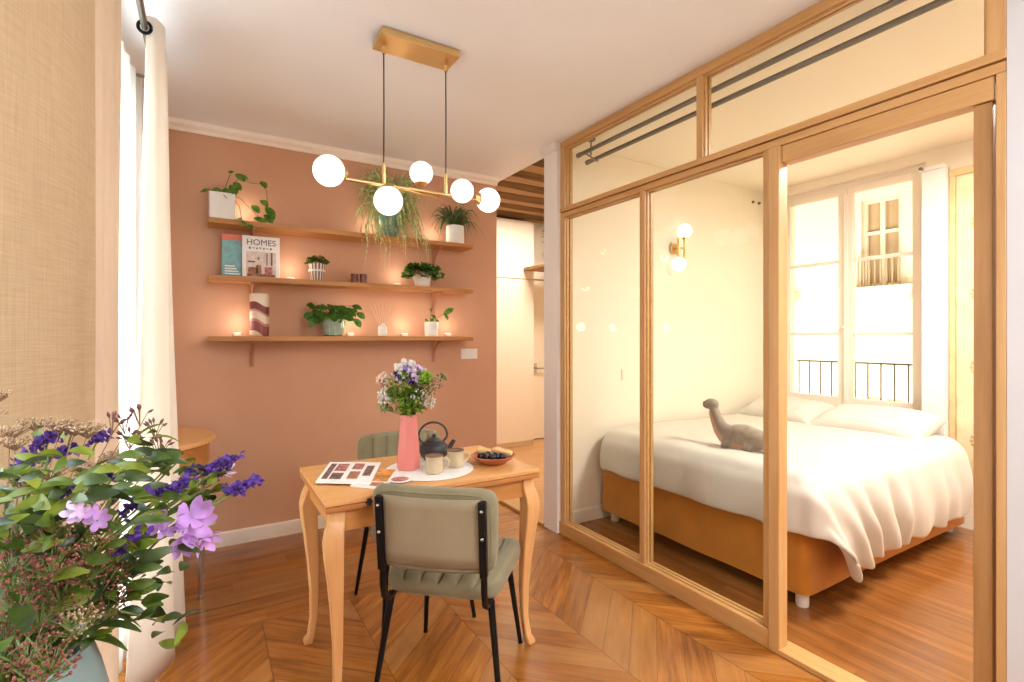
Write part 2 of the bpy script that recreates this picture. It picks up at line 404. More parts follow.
# bedroom window wall  X = 4.5
WX0, WX1 = 4.5, 4.82
w = MB().box(WX0, WX1, -1.1, 1.62, 0, ZB).box(WX0, WX1, 2.77, 2.86, 0, ZB).box(WX0, WX1, 1.62, 2.77, 0, .70).box(WX0, WX1, 1.62, 2.77, 2.60, ZB)
struct('wall_bedroom_window', w, M_cream)
struct('trim_4', MB().box(4.40, 4.5, 1.478, 1.612, 0, 2.50).box(4.39, 4.5, 1.477, 1.622, 2.50, 2.525), M_white, .003)
# old painted panel beside the window
w = MB().box(4.47, 4.5, .35, 1.487, 0, .02)
w = MB(); w.box(4.475, 4.499, .40, 1.44, .35, 2.44)
op = [(1.44, .35), (.40, .35), (.40, 2.44), (1.44, 2.44)]
pan = struct('trim_5', w, plain('old_panel_paint', (238, 214, 172), .6, var=.1, scale=7), .004)
w = MB()
for a, b, c, d in ((1.441, 1.474, .361, 2.439), (.366, .399, .361, 2.439)): w.box(4.462, 4.499, a, b, c, d)
w.box(4.462, 4.499, .365, 1.475, 2.44, 2.49); w.box(4.462, 4.499, .365, 1.475, .32, .36)
pts = [(1.44-.10*k/8-.0, 2.44-.09*math.sin(PI*.5*(1-k/8))) for k in range(9)]
struct('panel_moulding', w, plain('old_moulding_paint', (226, 192, 140), .6, var=.08), .003, parent=pan)
for z in (.62, 1.12, 1.62, 2.1):
    w = MB()
    for k in range(9):
        a = k*2*PI/9; w.ball((4.474, 1.33+.022*math.cos(a), z+.04*math.sin(a)), .012, 8, (.4, 1, 1.3))
    w.ball((4.474, 1.33, z), .014, 8, (.5, 1, 1))
    struct('panel_rosette', w, plain('old_ornament_paint', (226, 196, 152), .7, var=.1), parent=pan)

def casement(name, X, y0, y1, z0, z1, sgn, M, rows=(1/3., 2/3.), thick=.05):
    """two-leaf window lying in plane X; sgn=direction to the room"""
    f = MB(); t = .04
    f.box(X-.035, X+.035, y0, y0+t, z0, z1).box(X-.035, X+.035, y1-t, y1, z0, z1).box(X-.035, X+.035, y0+t, y1-t, z0, z0+t).box(X-.035, X+.035, y0+t, y1-t, z1-t, z1)
    root = struct(name, f, M, .004); ym = (y0+y1)/2
    for a, b in ((y0+t, ym), (ym, y1-t)):
        s = MB(); q = .058; xa, xb = X-.02+sgn*.02, X+.02+sgn*.02
        s.box(xa, xb, a, a+q, z0+t, z1-t).box(xa, xb, b-q, b, z0+t, z1-t).box(xa, xb, a+q, b-q, z0+t, z0+t+q+.02).box(xa, xb, a+q, b-q, z1-t-q, z1-t)
        for r in rows:
            z = z0+t+(z1-z0-2*t)*r; s.box(xa+.006, xb-.006, a+q, b-q, z-.013, z+.013)
        c = struct('window_frame', s, M, .004, parent=root)
        xm = (xa+xb)/2
        struct('pane', MB().box(xm-.002, xm+.002, a+q, b-q, z0+t+q, z1-t-q), M_winglass, parent=root)
    a = MB(); xx = X+sgn*.05; a.box(min(xx, X), max(xx, X)+.0, ym-.02, ym+.02, z0+.06, z1-.06)
    struct('window_frame', a, M, .004, parent=root)
    h = MB().tube([(xx+sgn*.004, ym, z0+.1), (xx+sgn*.004, ym, z1-.1)], .006, 8).ball((xx+sgn*.015, ym, (z0+z1)/2-.25), .016, 10)
    struct('window_handle', h, M_trim, parent=root)
    return root
casement('window_1', 4.60, 1.63, 2.76, .70, 2.60, -1, M_trim)
struct('trim_6', MB().box(4.47, 4.66, 1.622, 2.768, .68, .705), M_trim, .003)
casement('window_2', LX+.08, .5, 2.72, .04, 2.5, 1, M_trim, (.25, .5, .75))

# things beyond the bedroom window
rl = thing('balcony_railing', 'thin iron balcony railing outside the bedroom window', 'railing', (4.95, 2.2, .70))
MB().box(-.008, .012, -.62, .62, .385, .40).box(-.004, .008, -.62, .62, .02, .032).go('top_rail', M_rail, rl)
for k in range(13):
    y = -.6+k*.1; MB().tube([(0, y, 0), (0, y, .39)], .006, 6).go('baluster', M_rail, rl)
struct('trim_7', MB().box(4.821, 5.05, 1.5, 2.9, .62, .70), M_ext)
fb = thing('building_facade', 'pale plastered building across the courtyard seen through the bedroom window', 'building', (9, 4, -6))
w = MB()
holes = [(3.55, 4.1, 2.1+6, 3.5+6), (3.5, 4.1, -.5+6, .42+6), (5.3, 6.0, 2.1+6, 3.5+6), (5.3, 6.0, -.5+6, .42+6)]
ys = sorted({-4., 9.}|{h[0] for h in holes}|{h[1] for h in holes}); zs = sorted({0., 22.}|{h[2] for h in holes}|{h[3] for h in holes})
for a, b in zip(ys, ys[1:]):
    for c, d in zip(zs, zs[1:]):
        if any(h[0] <= a and b <= h[1] and h[2] <= c and d <= h[3] for h in holes): continue
        w.box(0, .2, a-4, b-4, c, d)
w.go('wall', M_ext, fb, smooth=0)
for h in holes:
    a, b, c, d = h
    wn = MB().box(.12, .16, a-4, b-4, c, d).go('window', M_extg, fb, smooth=0)
    m_ = MB()
    for q in (a-4, (a+b)/2-4-.03, b-4-.06): m_.box(.07, .12, q, q+.06, c, d)
    m_.box(.08, .11, a-3.99, b-4.01, c+.005, c+.06).box(.08, .11, a-3.99, b-4.01, d-.06, d-.005).box(.08, .11, a-3.99, b-4.01, c+(d-c)*.6, c+(d-c)*.6+.05)
    m_.go('window_frame', M_ext, wn, smooth=0)
    r = MB(); r.box(-.1, -.07, a-4.05, b-3.95, c+.45, c+.49)
    for k in range(8): r.box(-.095, -.075, a-4+k*(b-a)/7-.01, a-4+k*(b-a)/7+.01, c, c+.46)
    if c > 6.5:
        r.go('balcony_rail', M_extg, fb, smooth=0)
        MB().box(-.2, 0, a-4.2, b-3.8, c-.12, c).box(-.1, 0, a-4.15, b-3.85, c-.2, c-.12).go('sill', M_ext, fb, smooth=0)

struct('wall_sky_block', MB().box(4.85, 5.0, -4, 9, 3.0, 16.0), M_ext)  # unseen walls and ground, added to cut the sky light on the facade
struct('wall_sky_block_far', MB().box(5.0, 9.0, 9.0, 9.2, -6, 16.0), M_ext)
struct('wall_sky_block_near', MB().box(5.0, 9.0, -4.2, -4., -6, 16.0), M_ext)
struct('ground_sky_block', MB().box(4.85, 9.4, -4.2, 9.2, -6.2, -6.0), M_ext)

# ------------------------------------------------------------------ glazed partition (plane X = 2.07)
gp = thing('glazed_partition', 'oak framed glass partition closing off the bedroom from the dining room', 'partition', (XP, 1.66, 0))
y0, y1 = .548-1.66, 2.774-1.66
def fr(name, ya, yb, za, zb, m, xa=-.035, xb=.035, bev=.003): return MB().box(xa, xb, ya-1.66, yb-1.66, za, zb).go(name, m, gp, bev=bev)
fr('top_rail', .541, 2.774, 2.585, 2.629, M_oaky)
fr('middle_rail', .541, 2.774, 2.155, 2.185, M_oaky, -.04, .035)
fr('middle_rail', .541, 2.774, 2.118, 2.150, M_oaky, -.034, .035)
fr('bottom_rail', 1.2855, 2.774, 0, .082, M_oaky, -.045, .035)
fr('threshold', .541, 1.2845, 0, .022, M_oaky, -.05, .05)
fr('post', 2.726, 2.774, .082, 2.118, M_oakz)
fr('post', 2.726, 2.774, 2.185, 2.585, M_oakz)
fr('post', 2.006, 2.044, .082, 2.118, M_oakz)
fr('post', 1.63, 1.665, 2.185, 2.585, M_oakz)
fr('post', .541, .59, 2.185, 2.585, M_oakz)
fr('post', 1.2855, 1.318, .083, 2.117, M_oakz, -.035, .034)
fr('post', 1.238, 1.285, .0225, 2.117, M_oakz, -.05, .012)
fr('post', .541, .566, .0225, 2.117, M_oakz, -.035, .035)
fr('header', .57, 1.237, 2.045, 2.116, M_oaky, -.03, .03)
def pane(ya, yb, za, zb):
    g = MB().box(-.003, .003, ya-1.66, yb-1.66, za, zb).go('glass_pane', M_glass, gp, smooth=0, label='clear glass pane')
    b = MB(); s = .007
    for x0, x1 in ((-.02, -.004), (.004, .02)):
        b.box(x0, x1, ya-1.66, ya-1.66+s, za, zb).box(x0, x1, yb-1.66-s, yb-1.66, za, zb).box(x0, x1, ya-1.66+s, yb-1.66-s, za, za+s).box(x0, x1, ya-1.66+s, yb-1.66-s, zb-s, zb)
    b.go('glazing_bead', M_oaky, g, bev=.001)
for a in ((2.044, 2.726, .082, 2.118), (1.318, 2.006, .082, 2.118), (1.665, 2.726, 2.185, 2.585), (.59, 1.63, 2.185, 2.585)): pane(*a)
# edge of the slid-back door
sd = thing('sliding_door', 'narrow oak edge of the sliding door pushed back at the right jamb', 'door', (XP, .600, .023))
MB().box(-.022, .025, -.024, .022, 0, 2.02).go('stile', M_oakd, sd, bev=.002)

# double curtain rods high inside the bedroom
cr = thing('curtain_rod', 'grey double curtain rod hung high behind the partition glass', 'curtain rod', (2.26, 1.6, 2.58))
for x, z in ((-.035, 0.0), (.045, -.035)):
    r = MB().tube([(x, -1.05, z), (x, 1.17, z)], .014, 12).go('rod', M_steel, cr)
    MB().tube([(x, 1.168, z), (x, 1.20, z)], .017, 12).go('end_cap', M_steel, r)
for y in (1.10, -.95):
    MB().tube([(0, y, .09), (0, y, .08)], .03, 16).tube([(0, y, .085), (0, y, -.02)], .006, 8).tube([(-.05, y, -.016), (.06, y, -.05)], .006, 8).go('bracket', M_steel, cr)

# ------------------------------------------------------------------ bedroom
bd = thing('bed', 'double bed with ochre fabric skirt and pale round feet behind the glass', 'bed', (3.435, 2.10, 0))
def skirt():
    w = MB(); path = []
    X0, X1, Y0, Y1, r = -.97, .97, -.735, .741, .05
    for cx, cy, a0 in ((X1-r, Y1-r, 0), (X0+r, Y1-r, 90), (X0+r, Y0+r, 180), (X1-r, Y0+r, 270)):
        for k in range(7):
            a = math.radians(a0+k*15); path.append((cx+r*math.cos(a), cy+r*math.sin(a)))
    dense = []
    for (a, b), (c, d) in zip(path, path[1:]+path[:1]):
        n = max(1, int(math.hypot(c-a, d-b)/.04))
        for k in range(n): dense.append((a+(c-a)*k/n, b+(d-b)*k/n))
    rings = []
    for z, o in ((.075, .014), (.10, .012), (.2, .006), (.34, 0), (.40, 0)):
        ring = []
        for i, (x, y) in enumerate(dense):
            k = 1+o*(.6+.5*noise.noise(V(x*5, y*5, z)))
            ring.append(w.bm.verts.new((x*k, y*k, z+(.006*noise.noise(V(x*3, y*3, 9)) if z < .09 else 0))))
        rings.append(ring)
    n = len(dense)
    for a, b in zip(rings, rings[1:]):
        for k in range(n): w.bm.faces.new((a[k], a[(k+1) % n], b[(k+1) % n], b[k]))
    w.bm.faces.new(rings[-1]); w.bm.faces.new(rings[0][::-1])
    return w
skirt().go('bed_skirt', M_skirt, bd)
w = MB().box(-.965, .965, -.715, .735, .402, .565); w.go('mattress', M_duvet, bd, bev=.05)
for x, y in ((-.915, -.69), (-.90, .66), (.90, -.66), (.90, .66)):
    MB().lathe([(.028, 0), (.03, .01), (.031, .078)], (x, y, 0), 18).go('leg', M_ceramic, bd)

def drop(a, mx):           # a<0 hangs
    return 0 if a > 0 else min(-a, mx)
def duvet_pt(s, t):
    Lh, Rh = .215, .43
    a = -Lh+s*(Lh+1.82); b = -Rh+t*(Rh+1.44)      # distance inwards from foot edge / right edge
    top = .63; R = .08
    def fold(d):          # returns (horizontal, drop)
        if d >= R: return d, 0.
        th = (R-d)/R
        if th < PI/2: return R-R*math.sin(th), R-R*math.cos(th)
        return 0., R+(th-PI/2)*R
    hx, dx = fold(a); hy, dy = fold(b)
    dz = (dx**3+dy**3)**(1/3.) if dx+dy > 0 else 0
    dz = min(dz, .57)
    out = 0.
    x = 2.45+hx; y = 1.345+hy
    x += dy*.6*max(0, 1-max(a, 0)/.95)
    bil = .03*math.sin(PI*min(1, dx/.33)); bir = .045*math.sin(PI*min(1, dy/.6))
    x -= bil; y -= bir
    n = noise.noise(V(a*1.6, b*1.6, 3.)); n2 = noise.noise(V(a*5, b*5, 7.))
    z = top-dz
    if dz < .02: z += .02*n+.008*n2+.012
    if dy > .03:
        k = min(1, dy/.3); fan = a*26+6*noise.noise(V(a*2, 0, 1))
        y -= k*(.018*math.sin(fan+b*6)+.014*n2)*(1.5 if a < .9 else .6); z += .012*math.sin(a*21)*k
        if a < .55: y -= .05*k*(1-max(a, 0)/.55); 
    if dx > .03:
        k = min(1, dx/.25); x -= k*(.012*math.sin(b*17+3*n)+.012*n2+.01); z += k*.018*noise.noise(V(b*5, 2, 2))
    if dx > .03 and dy > .03: x -= .02; y -= .02
    z = max(z, .05)
    return (x, min(y, 2.85), z)
w = MB(); w.grid(duvet_pt, 90, 84)
tag(w.go('duvet', M_duvet, None, smooth=80, solid=.028, sub=1), 'white cotton duvet spread over the bed and hanging over its near corner', 'duvet')

def pillow(name, label, loc, L, W, H, rot, seed):
    w = MB(); N, K = 30, 20
    def pt(sign):
        def f(u, v):
            a = u*2-1; b = v*2-1
            t = max(0, (1-a**4)*(1-b**4))**.55; e = 1-.07*abs(b)**2*(1-abs(a))-.05*abs(a)**2*(1-abs(b)); e = 1.
            x = L/2*a*(1-.05*(1-b*b)*0-.06*(1-abs(b)**2)*abs(a)**6); y = W/2*b*(1-.08*(1-abs(a)**2)*abs(b)**6)
            n = noise.noise(V(a*2+seed, b*2, sign))*.014+noise.noise(V(a*6+seed, b*5, sign))*.007
            return V(x, y, sign*(H/2*t+n*min(1, t*2)))
        return f
    w.grid(pt(1), N, K); w.grid(pt(-1), N, K)
    bmesh.ops.remove_doubles(w.bm, verts=w.bm.verts, dist=.0008)
    o = w.go(name, M_duvet, None, smooth=80, sub=1); o.location = loc; o.rotation_euler = rot
    return tag(o, label, 'pillow')
pillow('pillow', 'white pillow lying against the bedroom window, nearer the right side of the bed', (4.14, 1.80, .69), .72, .46, .19, (math.radians(14), 0, math.radians(-90)), 1.)
pillow('pillow', 'white pillow at the bed head beside the sconce wall, partly behind the oak post', (4.16, 2.47, .69), .66, .46, .19, (math.radians(13), 0, math.radians(-91)), 5.)

# plush dinosaur
dn = thing('plush_dinosaur', 'grey long-necked plush dinosaur with pink belly sitting on the duvet', 'stuffed toy', (2.72, 1.875, .656), 0)
w = MB()
w.tube([(0, .30, .205), (0, .30, .20)], .03)
body = MB()
sp = [(.0, -.225, .035), (.0, -.20, .037), (0, -.17, .055), (0, -.10, .075), (0, -.02, .085), (0, .05, .082), (0, .10, .085), (0, .14, .12), (0, .165, .16), (0, .185, .20), (0, .20, .235)]
rd = [.008, .02, .036, .058, .068, .062, .05, .036, .03, .027, .028]
body.tube(sp, rd, 16)
body.ball((0, .212, .245), .041, 16, (.85, 1.25, .9)); body.ball((0, .238, .238), .033, 14, (.85, 1.2, .85))
for x, y in ((-.045, .075), (.045, .075), (-.045, -.075), (.045, -.075)):
    body.tube([(x*.7, y, .06), (x, y, .035), (x*1.05, y+.004, .008)], [.034, .028, .024], 12)
    body.ball((x*1.05, y+.014, .012), .022, 10, (1, 1.2, .6))
w.bm.free()
body.go('body', M_dino, dn, remesh=.006, smooth=80)
b2 = MB(); b2.tube([(0, -.1, .03), (0, -.02, .027), (0, .06, .034), (0, .125, .055), (0, .165, .095), (0, .19, .142), (0, .208, .182), (0, .218, .205)], [.03, .047, .044, .038, .030, .023, .018, .012], 14)
b2.go('belly', M_dinob, dn, smooth=80, label='pink plush belly and throat')
for s in (-1, 1): MB().ball((s*.030, .246, .256), .0045, 10).go('eye', M_black, dn)

# wall sconce
sc = thing('wall_sconce', 'brass double wall sconce with two lit opal globes on the bedroom wall', 'wall lamp', (3.25, 2.86, 2.03))
MB().tube([(0, 0, 0), (0, -.022, 0)], .045, 24).go('wall_plate', M_brass, sc, bev=.003)
MB().tube([(0, -.02, 0), (0, -.075, 0)], .01, 12).tube([(-.02, -.075, 0), (.05, -.075, 0)], .007, 10).go('arm', M_brass, sc)
for x, za, zb, s in ((-.02, -.075, .075, -1), (.05, -.09, .09, 1)):
    MB().tube([(x, -.075, za), (x, -.075, zb)], .011, 14).go('stem', M_brass, sc)
    g = MB().ball((x, -.075, s*(.085 if s > 0 else .075)+s*.055), .058, 24).go('globe', M_globe, sc, label='glowing white opal globe')
    MB().tube([(x, -.075, s*.075), (x, -.075, s*.095)], .022, 16).go('cup', M_brass, sc)

def plate(name, label, loc, axis, wd, ht, n, m):
    t = thing(name, label, 'switch', loc)
    if axis == 'y': MB().box(-wd/2, wd/2, -.008, 0, -ht/2, ht/2).go('cover_plate', m, t, bev=.002)
    for k in range(n):
        c = -wd/2+wd*(k+.5)/n; MB().box(c-wd/n*.36, c+wd/n*.36, -.0115, -.008, -ht*.36, ht*.36).go('rocker', m, t, bev=.001)
plate('light_switch', 'white double light switch on the terracotta wall under the shelves', (1.83, YB, 1.185), 'y', .145, .082, 2, M_ceramic)
plate('light_switch', 'cream light switch low on the bedroom wall behind the left glass pane', (2.71, 2.86, 1.035), 'y', .05, .085, 1, M_cream)
for x, lb in ((4.30, 'left'), (4.39, 'right')):
    tag(MB().ball((x, 2.855, 2.555), .014, 12).tube([(x, 2.86, 2.555), (x, 2.84, 2.555)], .007, 8).go('wall_hook', M_steel), 'small grey knob high on the bedroom wall, %s one of the pair' % lb, 'hook')
tag(MB().tube([(4.39, 1.60, 2.513), (4.36, 1.60, 2.513)], .006, 8).ball((4.355, 1.60, 2.513), .012, 12).go('curtain_holdback', M_steel), 'tiny grey metal peg on the white pilaster beside the bedroom window', 'hook')

# ------------------------------------------------------------------ hall
cb = thing('hall_cupboard', 'tall cream built-in cupboard standing in the hall beyond the terracotta wall', 'cupboard', (3.0, 5.2, 0))
MB().box(-.75, .455, .03, .30, 0, 2.73).go('body', M_creamdoor, cb, bev=.002)
for a, b in ((-.745, -.11), (-.104, .452)):
    MB().box(a, b, 0, .022, .06, 2.015).go('door', M_creamdoor, cb, bev=.003)
    MB().box(a, b, 0, .022, 2.023, 2.70).go('door', M_creamdoor, cb, bev=.003)
dr = MB().box(3.56, 4.36, 5.46, 5.50, .01, 2.05); d1 = struct('door_1', dr, M_creamdoor, .004)
w = MB().box(3.49, 3.555, 5.43, 5.52, 0, 2.06).box(4.365, 4.43, 5.43, 5.52, 0, 2.06).box(3.49, 4.43, 5.43, 5.52, 2.06, 2.12)
struct('door_frame', w, M_cream, .004, parent=d1)
struct('door_handle', MB().box(3.585, 3.66, 5.44, 5.46, .86, .98).tube([(3.64, 5.45, .92), (3.64, 5.40, .92)], .01, 8).tube([(3.64, 5.405, .92), (3.75, 5.40, .92)], .012, 8), M_chrome, parent=d1)
for z in (.25, 1.05, 1.35, 1.8): struct('door_hinge', MB().tube([(3.562, 5.45, z-.04), (3.562, 5.45, z+.04)], .009, 8), M_steel, parent=d1)
tag(MB().box(3.30, 4.2, 4.75, 5.19, 2.12, 2.155).go('hall_shelf', M_beam, bev=.004), 'brown wooden shelf high in the hall above the door', 'shelf')
hp = thing('trailing_plant', 'green leafy plant on the high hall shelf just left of the white pillar', 'plant', (3.62, 4.95, 2.155))
MB().lathe([(.06, 0), (.08, .12), (.085, .13), (.075, .13), (.07, .11), (0, .11)], seg=20).go('pot', M_ceramic, hp)
w = MB()
for k in range(70):
    a = rnd(0, 2*PI); r = rnd(.05, .22); z = rnd(.12, .48); b = V(.6*r*math.cos(a), .6*r*math.sin(a), z); w.leaf(b, b+V(.07*math.cos(a), .07*math.sin(a), rnd(-.04, .03)), .045, fold=.1)
w.go('foliage', M_leafD, hp)

# ------------------------------------------------------------------ pendant lamp
pl = thing('pendant_lamp', 'long brass pendant lamp with five lit white opal globes above the table', 'pendant lamp', (.82, 2.2, 0))
MB().box(-.18, .18, -.085, .06, 2.597, 2.629).go('canopy', M_brass, pl, bev=.002)
zb = 1.985
MB().tube([(-.31, 0, zb), (.34, 0, zb-.002)], .0085, 14).go('bar', M_brass, pl)
MB().tube([(-.13, -.03, zb-.012), (.12, .03, zb-.012)], .006, 12).tube([(-.13, -.03, zb-.012), (-.13, 0, zb)], .006, 10).tube([(.12, .03, zb-.012), (.12, 0, zb)], .006, 10).go('cross_bar', M_brass, pl)
for x in (-.147, .147):
    MB().tube([(x, 0, zb), (x, 0, zb+.095)], .0085, 12).go('stem', M_brass, pl)
    MB().tube([(x, 0, zb+.095), (x+.001, 0, 2.3), (x, 0, 2.585)], .0032, 8).go('cord', M_cable, pl)
    MB().lathe([(.009, 2.56), (.012, 2.585)], (x, 0, 0), 12).go('cord_grip', M_brass, pl)
gl = [(-.377, 0, 2.008, .064, (1, 0, 0)), (-.128, -.005, 1.917, .063, (0, 0, 1)), (.034, .02, 2.072, .053, (0, 0, -1)), (.222, -.02, 2.008, .055, (-.3, 1, 0)), (.372, .0, 1.99, .059, (-1, 0, 0))]
for x, y, z, r, d in gl:
    g = MB().ball((x, y, z), r, 32).go('globe', M_globe, pl, label='glowing white opal glass globe')
    d = Vector(d).normalized(); c = V(x, y, z); q = d.to_track_quat('Z', 'Y').to_matrix().to_4x4()
    MB().lathe([(.012, r+.012), (.016, r+.01), (.03, r*.88), (.029, r*.84)], c, 20, q).go('globe_cup', M_brass, g)

# ------------------------------------------------------------------ wall shelves
SH = []
for nm, z in (('topmost', 2.03), ('middle', 1.69), ('lowest', 1.325)):
    lb = {'topmost': 'topmost wooden wall shelf with the spider plant on it', 'middle': 'middle wooden wall shelf holding magazines and small plants', 'lowest': 'lowest wooden wall shelf holding a reed diffuser and a patterned vase'}[nm]
    t = thing('wall_shelf', lb, 'shelf', (.92, YB, z), 0, None)
    MB().box(-.90, .85, -.20, -.001, -.032, 0).go('board', M_shelf, t, bev=.003)
    for x in (-.655, .60):
        b = MB(); n = 12
        b.box(x-.012, x+.012, -.008, -.001, -.20, -.034); b.box(x-.012, x+.012, -.17, -.001, -.04, -.033)
        b.tube([(x, -.004-.15*(k/n)**1.6, -.19+.15*math.sin(PI/2*k/n)) for k in range(n+1)], .007, 8)
        b.go('bracket', plain('bracket_paint', (186, 128, 96), .6) if x == -.655 and nm == 'topmost' else bpy.data.materials['bracket_paint'], t)
    SH.append(t)
Z1, Z2, Z3 = 2.031, 1.691, 1.326
YS = 3.60

def soil(t, r, z): MB().lathe([(0, z-.01), (r, z-.01), (r*.9, z), (0, z+.004)], seg=18).go('soil', M_soil, t)
# white square pot with pothos
t = thing('potted_pothos', 'white square pot with a trailing green vine, at the left end of the top shelf', 'plant', (.095, YS, Z1))
w = MB(); w.prism([(-.07, -.065), (.07, -.065), (.07, .065), (-.07, .065)], 0, .165, 2)
w.go('pot', M_ceramic, t, bev=.008); MB().box(-.06, .06, -.055, .055, .155, .167).go('soil', M_soil, t)
w = MB(); vine = [(.04, -.02, .16), (.06, -.03, .23), (.09, -.03, .27), (.16, -.03, .25), (.22, -.03, .255), (.245, -.03, .21), (.25, -.03, .12), (.26, -.03, .05)]
v2 = [(.04, -.03, .17), (.10, -.04, .14), (.16, -.04, .08), (.2, -.04, .04), (.26, -.04, .02)]
v3 = [(.05, -.04, .15), (.09, -.09, .08), (.1, -.12, .0), (.13, -.13, -.05)]
v4 = [(0, 0, .16), (-.03, -.01, .18), (-.07, -.01, .185), (-.11, -.01, .16)]
v5 = [(.0, 0, .16), (.03, 0, .25), (.05, 0, .31)]
for v in (vine, v2, v3, v4, v5): w.tube(v, .0022, 6)
w.go('vine_stem', M_stem, t)
w = MB()
for b, tp, wd in [((.03, -.03, .18), (.055, -.05, .115), .05), ((.045, -.04, .22), (.07, -.06, .15), .055), ((.06, -.03, .24), (.1, -.05, .19), .045), ((.07, -.04, .29), (.12, -.06, .245), .05),
    ((.09, -.03, .28), (.14, -.05, .265), .035), ((.21, -.03, .27), (.24, -.05, .225), .045), ((.21, -.03, .15), (.25, -.05, .11), .045), ((.24, -.03, .115), (.285, -.05, .03), .06), ((.23, -.04, .06), (.275, -.06, .0), .055),
    ((.16, -.04, .11), (.2, -.06, .06), .05), ((.17, -.05, .03), (.24, -.07, .005), .04), ((.01, -.04, .18), (.04, -.06, .12), .05), ((.06, -.05, .0), (.1, -.14, -.01), .04), ((.12, -.12, -.01), (.1, -.15, -.05), .03), ((.13, -.13, -.03), (.16, -.14, -.05), .03),
    ((-.0, -.02, .185), (-.055, -.03, .165), .04), ((.0, -.02, .17), (.04, -.04, .19), .035), ((-.06, -.01, .185), (-.115, -.03, .155), .02), ((.03, 0, .305), (.065, -.01, .31), .018)]:
    w.leaf(b, tp, wd, up=(.2, -1, .3), bend=.08)
w.go('foliage', M_leafM, t)
# spider plant
t = thing('spider_plant', 'large spider plant with striped arching leaves in a teal pot on the top shelf', 'plant', (1.14, YS-.01, Z1))
MB().lathe([(.055, 0), (.06, .005), (.082, .14), (.088, .145), (.088, .165), (.078, .165), (.074, .14), (0, .14)], seg=28).go('pot', M_tealpot, t); soil(t, .072, .155)
w = MB()
for k in range(250):
    a = rnd(0, 2*PI); R = rnd(.10, .30); up = rnd(.12, .34); dn_ = rnd(-.05, .58) if math.sin(a) < .1 else rnd(-.05, .1)
    ca, sa = math.cos(a), math.sin(a)
    if sa > 0: sa *= .25
    p0 = V(0, 0, .15)
    pts = []
    for i in range(8):
        f = i/7.; pts.append(p0+V(ca*R*f**.85, sa*R*.55*f**.85, up*math.sin(PI*min(1, f*.62+.0))*1.0-dn_*f**2.6))
    for q in pts:
        q.y = min(q.y, .08)
        if q.z < .03 and q.y > -.2: q.y = min(q.y, -.21-.0*k)
    w.blade(pts, rnd(.018, .028))
w.go('foliage', M_spider, t, recalc=False)
# white cylinder pot with grassy plant
t = thing('potted_plant', 'white cylindrical pot with thin grassy leaves at the right end of the top shelf', 'plant', (1.655, YS-.01, Z1))
MB().lathe([(.066, 0), (.07, .004), (.07, .138), (.066, .142), (.062, .138), (.062, .12), (0, .12)], seg=32).go('pot', M_ceramic, t); soil(t, .061, .13)
w = MB()
for k in range(110):
    a = rnd(0, 2*PI); R = rnd(.05, .2)*(1.5 if k % 7 == 0 else 1); up = rnd(.08, .20); dd = rnd(0, .12)+(.12 if k % 7 == 0 else 0); ca, sa = math.cos(a), math.sin(a)*.5
    if sa > 0: sa *= .5
    pts = [V(ca*.02, sa*.02, .12)+V(ca*R*f, sa*R*f, up*math.sin(PI*min(1, f*.65))-dd*f**2.5) for f in [i/6. for i in range(7)]]
    for q in pts:
        q.y = min(q.y, .08)
        if q.z < .02: q.y = min(q.y, -.22)
    w.blade(pts, rnd(.010, .016))
w.go('foliage', M_grass, t, recalc=False)
# magazines standing on middle shelf
def text(s, size, parent, m, loc, rot, name='lettering', sx=1.):
    c = bpy.data.curves.new('t', 'FONT'); c.body = s; c.size = size; c.extrude = .0004; c.align_x = 'CENTER'
    o = bpy.data.objects.new('t', c); COL.objects.link(o)
    me = bpy.data.meshes.new_from_object(o.evaluated_get(bpy.context.evaluated_depsgraph_get())); bpy.data.objects.remove(o)
    r = bpy.data.objects.new(name, me); COL.objects.link(r); me.materials.clear(); me.materials.append(m); r.parent = parent; r.location = loc; r.rotation_euler = rot; r.scale = (sx, 1, 1); return r
M_ink = plain('dark_ink', (104, 96, 98), .6); M_photo = plain('photo_warm', (176, 120, 84), .5, var=.35, scale=60)
M_photod = plain('photo_dark', (134, 104, 98), .5, var=.5, scale=80); M_photor = plain('photo_rose', (196, 126, 120), .5, var=.4, scale=60)
M_teal = plain('teal_cover', (126, 176, 178), .4, var=.15, scale=30); M_coral = plain('coral_band', (226, 122, 96), .5); M_orange = plain('photo_orange', (226, 150, 66), .5, var=.3, scale=40)
t = thing('magazine', 'white magazine standing on the middle shelf, its cover lettered HOMES', 'magazine', (.312, 3.61, Z2))
MB().box(-.108, .108, -.006, .006, 0, .268).go('cover', M_paper, t, bev=.001)
MB().box(-.085, .085, -.0068, -.006, .012, .17).go('cover_photo', plain('photo_room', (222, 206, 196), .5, var=.12, scale=30), t)
text('HOMES', .052, t, M_ink, (0, -.0072, .212), (PI/2, 0, 0))
w = MB()
for k in range(7): w.box(-.07+k*.02, -.06+k*.02, -.0072, -.006, .186+(.004 if k % 2 else 0), .198-(.003 if k % 3 else 0))
w.go('subtitle', M_ink, t)
MB().box(-.075, -.02, -.0078, -.0068, .03, .07).box(-.03, .0, -.0078, -.0068, .02, .085).go('pictured_chair', M_photo, t)
MB().box(.02, .065, -.0078, -.0068, .03, .075).go('pictured_cushion', M_photor, t)
MB().box(-.08, .08, -.0076, -.0068, .012, .03).go('pictured_floor', M_photo, t)
MB().box(-.075, -.035, -.0078, -.0068, .1, .11).box(.03, .036, -.0078, -.0068, .085, .165).box(.055, .065, -.0078, -.0068, .085, .17).box(-.02, -.01, -.0078, -.0068, .12, .135).go('pictured_window', M_ink, t)
t = thing('magazine', 'teal-covered magazine with a coral top band, left of the white one', 'magazine', (.165, 3.635, Z2))
